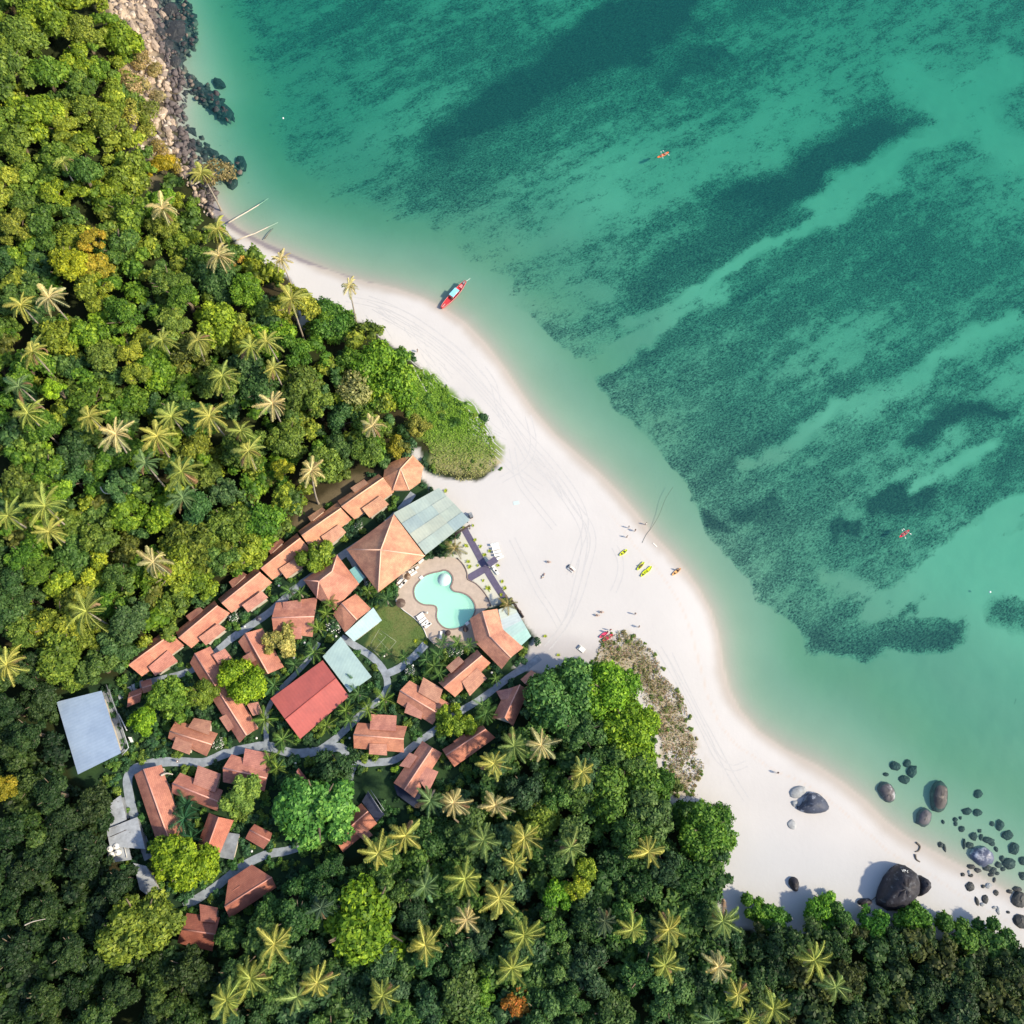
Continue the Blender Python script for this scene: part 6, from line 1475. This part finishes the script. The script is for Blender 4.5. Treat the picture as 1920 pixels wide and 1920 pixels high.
def parasol(px, py, r, col, label, h=2.4, z=None):
    g = on_ground(px, py, h) if z is None else P(px, py, z + h); o = empty('parasol', Vector((g.x, g.y, g.z - h)), label, 'parasol')
    tube('pole', [(0, 0, 0), (0, 0, h)], .035, o, MWOOD, 6); n = 10; V = [(0, 0, h + .1)] + [(r * math.cos(2 * math.pi * k / n), r * math.sin(2 * math.pi * k / n), h - .4) for k in range(n)] + [(0, 0, h + .04)] + [(r * math.cos(2 * math.pi * k / n), r * math.sin(2 * math.pi * k / n), h - .46) for k in range(n)]
    c = pymesh('canopy', V, [(0, 1 + k, 1 + (k + 1) % n) for k in range(n)] + [(n + 1, n + 2 + (k + 1) % n, n + 2 + k) for k in range(n)] + [(1 + k, n + 2 + k, n + 2 + (k + 1) % n, 1 + (k + 1) % n) for k in range(n)], o, MPAINT); c.color = (*col, 1); return o
parasol(751, 1130, 1.25, (.13,.09,.07), 'round dark brown thatched parasol at the left of the pool terrace', z=DK)
parasol(764, 1080, .9, (.22,.14,.09), 'small brown parasol beside the pavilion edge', z=DK)
parasol(484, 1159, .75, (.06,.06,.09), 'small dark parasol standing on the lane below the diagonal row', h=2.1)
parasol(800, 1148, .35, (.7,.68,.6), 'tiny pale parasol table on the terrace by the pool waist', h=1.2, z=DK)
def flatmat(px, py, sx, sy, az, col, label, cat, h=.1, name='beach_mat', z=None):
    g = on_ground(px, py) if z is None else P(px, py, z); o = boxes(name, [((0, 0, h / 2), (sx, sy, h / 2), 0)], None, MPAINT, g); o.rotation_euler.z = az; o.color = (*col, 1); return tag(o, label, cat)
flatmat(928,1022,.9,.6,.1, (.82,.88,.86), 'pale mint mat at the top of the white lounger row', 'mat')
pv = empty('beach_stall', on_ground(923, 1057), 'small purple grey covered stall next to the T shaped walkway', 'stall', None, .7)
boxes('roof', [((0, 0, 2.0), (1.3, .85, .07), 0)], pv, MPAVE)
for x in (-1.1, 1.1):
    for y in (-.65, .65): tube('post', [(x, y, 0), (x, y, 1.95)], .05, pv, MWOOD, 5)
boxes('counter', [((0, 0, .5), (.9, .4, .5), 0)], pv, MWHITE)
for (x, y, lb) in ((840,1188,'dark grey shade table on the terrace right of the lone lounger'),(873,1181,'dark grey shade table on the terrace under the pool rim')):
    g = P(x, y, DK); o = empty('shade_table', g, lb, 'table', 'dark tables on the pool terrace'); tube('table_top', [(0, 0, .95), (0, 0, 1.02)], .75, o, MWOOD, 12); tube('leg', [(0, 0, 0), (0, 0, .95)], .06, o, MWOOD, 6)
# beach bed groups
for (x, y, lb) in ((1071,1067,'white beach bed with dark bags in the middle of the wide sand'),(1090,1217,'white beach bed left of the scrub tip')):
    g = on_ground(x, y); o = empty('beach_bed', g, lb, 'beach bed', None, -.7); boxes('mattress', [((0, 0, .3), (.95, .6, .07), 0)], o, MWHITE)
    for a_ in (-.8, .8):
        for b_ in (-.5, .5): boxes('leg', [((a_, b_, .12), (.04, .04, .12), 0)], o, MWOOD)
    boxes('pillow', [((-.7, 0, .42), (.18, .45, .06), 0)], o, MCONC)
flatmat(1067,1062,.5,.3,.6,(.05,.05,.06),'dark bag lying at the upper end of the middle beach bed','bag',.3,'bag')
flatmat(968,943,.8,.5,.2,(.55,.66,.68),'faint blue grey towel on the upper sand','towel',.06,'towel')
flatmat(1228,1022,.7,.14,-.8,(.85,.8,.72),'pale driftwood plank at the waterline by the rope','plank',.12,'plank')
PEOPLE = [(1190,996,0,'stand',(.05,.05,.06),'person in dark clothes standing on the sand near the mooring rope'),(1178,990,1,'stand',(.75,.72,.7),'person in pale clothes on the sand, upper left of the dark dressed one'),
 (1175,1008,2,'stand',(.6,.58,.55),'person in grey on the sand above the yellow kayaks'),(1210,984,2,'stand',(.9,.9,.9),'person in white wading at the waterline beside the rope'),
 (1027,1054,0,'sit',(.35,.33,.3),'person sitting on the sand left of the middle beach bed'),(1018,1080,1,'lie',(.45,.5,.5),'person lying on the sand below left of the middle beach bed'),
 (1073,1070,-.7,'lie',(.08,.08,.1),'person in black lying on the middle beach bed'),(1126,1148,0,'sit',(.3,.28,.27),'upper person of the pair sitting on the sand above the red kayaks'),
 (1118,1154,0,'sit',(.25,.22,.22),'lower person of the pair sitting on the sand above the red kayaks'),(1190,1152,1,'stand',(.35,.3,.28),'lone person standing on the wide sand left of the shore bend'),
 (1138,1186,.5,'stand',(.35,.06,.1),'person in dark red beside the two red kayaks'),(1144,1182,1.5,'stand',(.5,.1,.15),'person in red above the two red kayaks'),(1197,1176,0,'stand',(.4,.38,.36),'person in grey near the tip of the scrub'),
 (1202,1066-4,.8,'sit',(.15,.15,.05),'person in dark sitting in the middle yellow kayak'),(1271,1070,.7,'stand',(.5,.35,.3),'person beside the pale orange kayak at the waterline'),
 (1456,1449,0,'stand',(.15,.12,.12),'person in dark clothes walking on the lower right beach'),(335,1428,0,'stand',(.85,.85,.9),'person in white walking on the lane below the slanting ridge house'),
 (852,582,.8,'sit',(.1,.06,.05),'person in dark clothes sitting in the red longtail boat'),(783,660,0,'stand',(.1,.1,.1),'lone person in dark clothes on the narrow upper beach')]
for x, y, a, ps, c, lb in PEOPLE:
    g = on_ground(x, y, 0); g.z = max(g.z, -.35)
    if lb.endswith('longtail boat'): g = P(847, 559, .55); 
    if 'yellow kayak' in lb and ps == 'sit': g = P(1201, 1062, gz(g.x, g.y) + .1)
    if 'on the middle beach bed' in lb: g = P(1072, 1068, gz(g.x, g.y) + .36)
    person(g, a, ps, c, lb)
def buoy(px, py, lb, col=(.9,.9,.9)):
    o = tube('buoy', [(0, 0, -.15), (0, 0, .0), (0, 0, .22), (0, 0, .32)], [.12, .26, .24, .08], None, MPAINT, 10, P(px, py, 0)); o.color = (*col, 1); tag(o, lb, 'buoy')
buoy(531, 222, 'small white buoy floating on the upper left water'); buoy(1856, 1110, 'small white buoy floating near the right edge')
for i, (x, y) in enumerate(((571,1205),(551,1233),(481,1384),(554,1431),(472,1596),(413,1674),(774,1248),(710,1316),(656,1384),(720,1230),(630,1193),(459,1175),(523,1098),(922,1261))):
    g = on_ground(x, y, .9); o = empty('garden_lamp', Vector((g.x, g.y, g.z - .9)), f"white globe garden lamp at {place(x, y)}", 'lamp', 'white globe garden lamps in the village')
    tube('post', [(0, 0, 0), (0, 0, .75)], .04, o, MWOOD, 5); tube('globe', [(0, 0, .7), (0, 0, .78), (0, 0, .92), (0, 0, 1.06), (0, 0, 1.12)], [.08, .22, .29, .22, .06], o, MWHITE, 10)

# ================================================================== LABELS THAT POINT TO ONE THING
LM = [((107,730),'the lone vivid lime crown'),((530,880),'the flat bright yellow crown'),((150,480),'the three yellow forest crowns'),((165,1375),'the blue grey hall roof'),((688,1735),'the largest lime tree'),
 ((968,1878),'the orange tree'),((1075,1657),'the three bright crowns'),((1680,1663),'the giant black boulder'),((1524,1505),'the patched boulder'),((1841,1607),'the white capped boulder'),((212,1595),'the white water tanks'),
 ((262,1735),'the olive corner tree'),((714,1032),'the pyramid pavilion'),((835,1125),'the swimming pool'),((580,1312),'the red metal hall'),((715,1205),'the lawn court'),((590,1520),'the huge leafy tree'),
 ((665,1545),'the isolated tiled house'),((1048,1312),'the dark round tree'),((1260,1380),'the brown dune scrub'),((1495,1740),'the sandy gap'),((1487,1658),'the lone small black rock'),((584,882),'the bent trunk palm'),
 ((288,1054),'the star shaped palm'),((290,1228),'the lowest row bungalow'),((460,1110),'the diagonal house row'),((755,890),'the hipped end house'),((660,720),'the pale feathery tree'),((470,430),'the leaning beach trunks'),
 ((265,60),'the tan cliff top'),((395,320),'the dry shore bush'),((205,925),'the bare bent branch'),((5,5),'the top left corner'),((5,1915),'the bottom left corner'),((1915,1915),'the bottom right corner'),
 ((245,675),'the bright yellow middle tree'),((13,1247),'the palm on the left edge'),((655,537),'the lone leaning beach palm'),((1762,1494),'the long wading boulder'),((1678,1445),'the submerged rock trio'),((1915,1728),'the beach right edge'),
 ((458,1280),'the round yellow green tree'),((910,1410),'the twin palm bungalow'),((710,1378),'the level ridged bungalow'),((793,1310),'the lawnside bungalow'),((300,1510),'the long tiled block'),((360,1385),'the slanting ridge house'),
 ((905,1050),'the T shaped walkway'),((945,1190),'the bent pool bar'),((460,1655),'the lowest footpath'),((322,1618),'the lime tree over houses'),((1150,1490),'the wide beachside green tree'),((423,205),'the outer reef rocks')]
ORD = ['', 'second nearest', 'third nearest', 'fourth nearest', 'fifth nearest', 'sixth nearest', 'seventh nearest', 'eighth nearest', 'ninth nearest', 'tenth nearest', 'eleventh nearest', 'twelfth nearest', 'thirteenth nearest', 'fourteenth nearest']
DIRS = ['right of', 'upper right of', 'above', 'upper left of', 'left of', 'lower left of', 'below', 'lower right of']
buck = {}
for o in SC.objects:
    lb = o.get('label')
    if lb and '@' in lb:
        ph, xy_ = lb.split(' at @'); x, y = map(float, xy_.split(','))
        (lx, ly), nm = min((q for q in LM if math.hypot(q[0][0] - x, q[0][1] - y) > 6), key=lambda q: math.hypot(q[0][0] - x, q[0][1] - y))
        k = round(math.atan2(ly - y, x - lx) / (math.pi / 4)) % 8
        buck.setdefault((ph, nm, k), []).append((math.hypot(lx - x, ly - y), o.name))
for (ph, nm, k), v_ in buck.items():
    for i, (d_, n_) in enumerate(sorted(v_)):
        bpy.data.objects[n_]['label'] = f"{ph}, {ORD[min(i, 13)] + ' ' if i else ''}{DIRS[k]} {nm}"
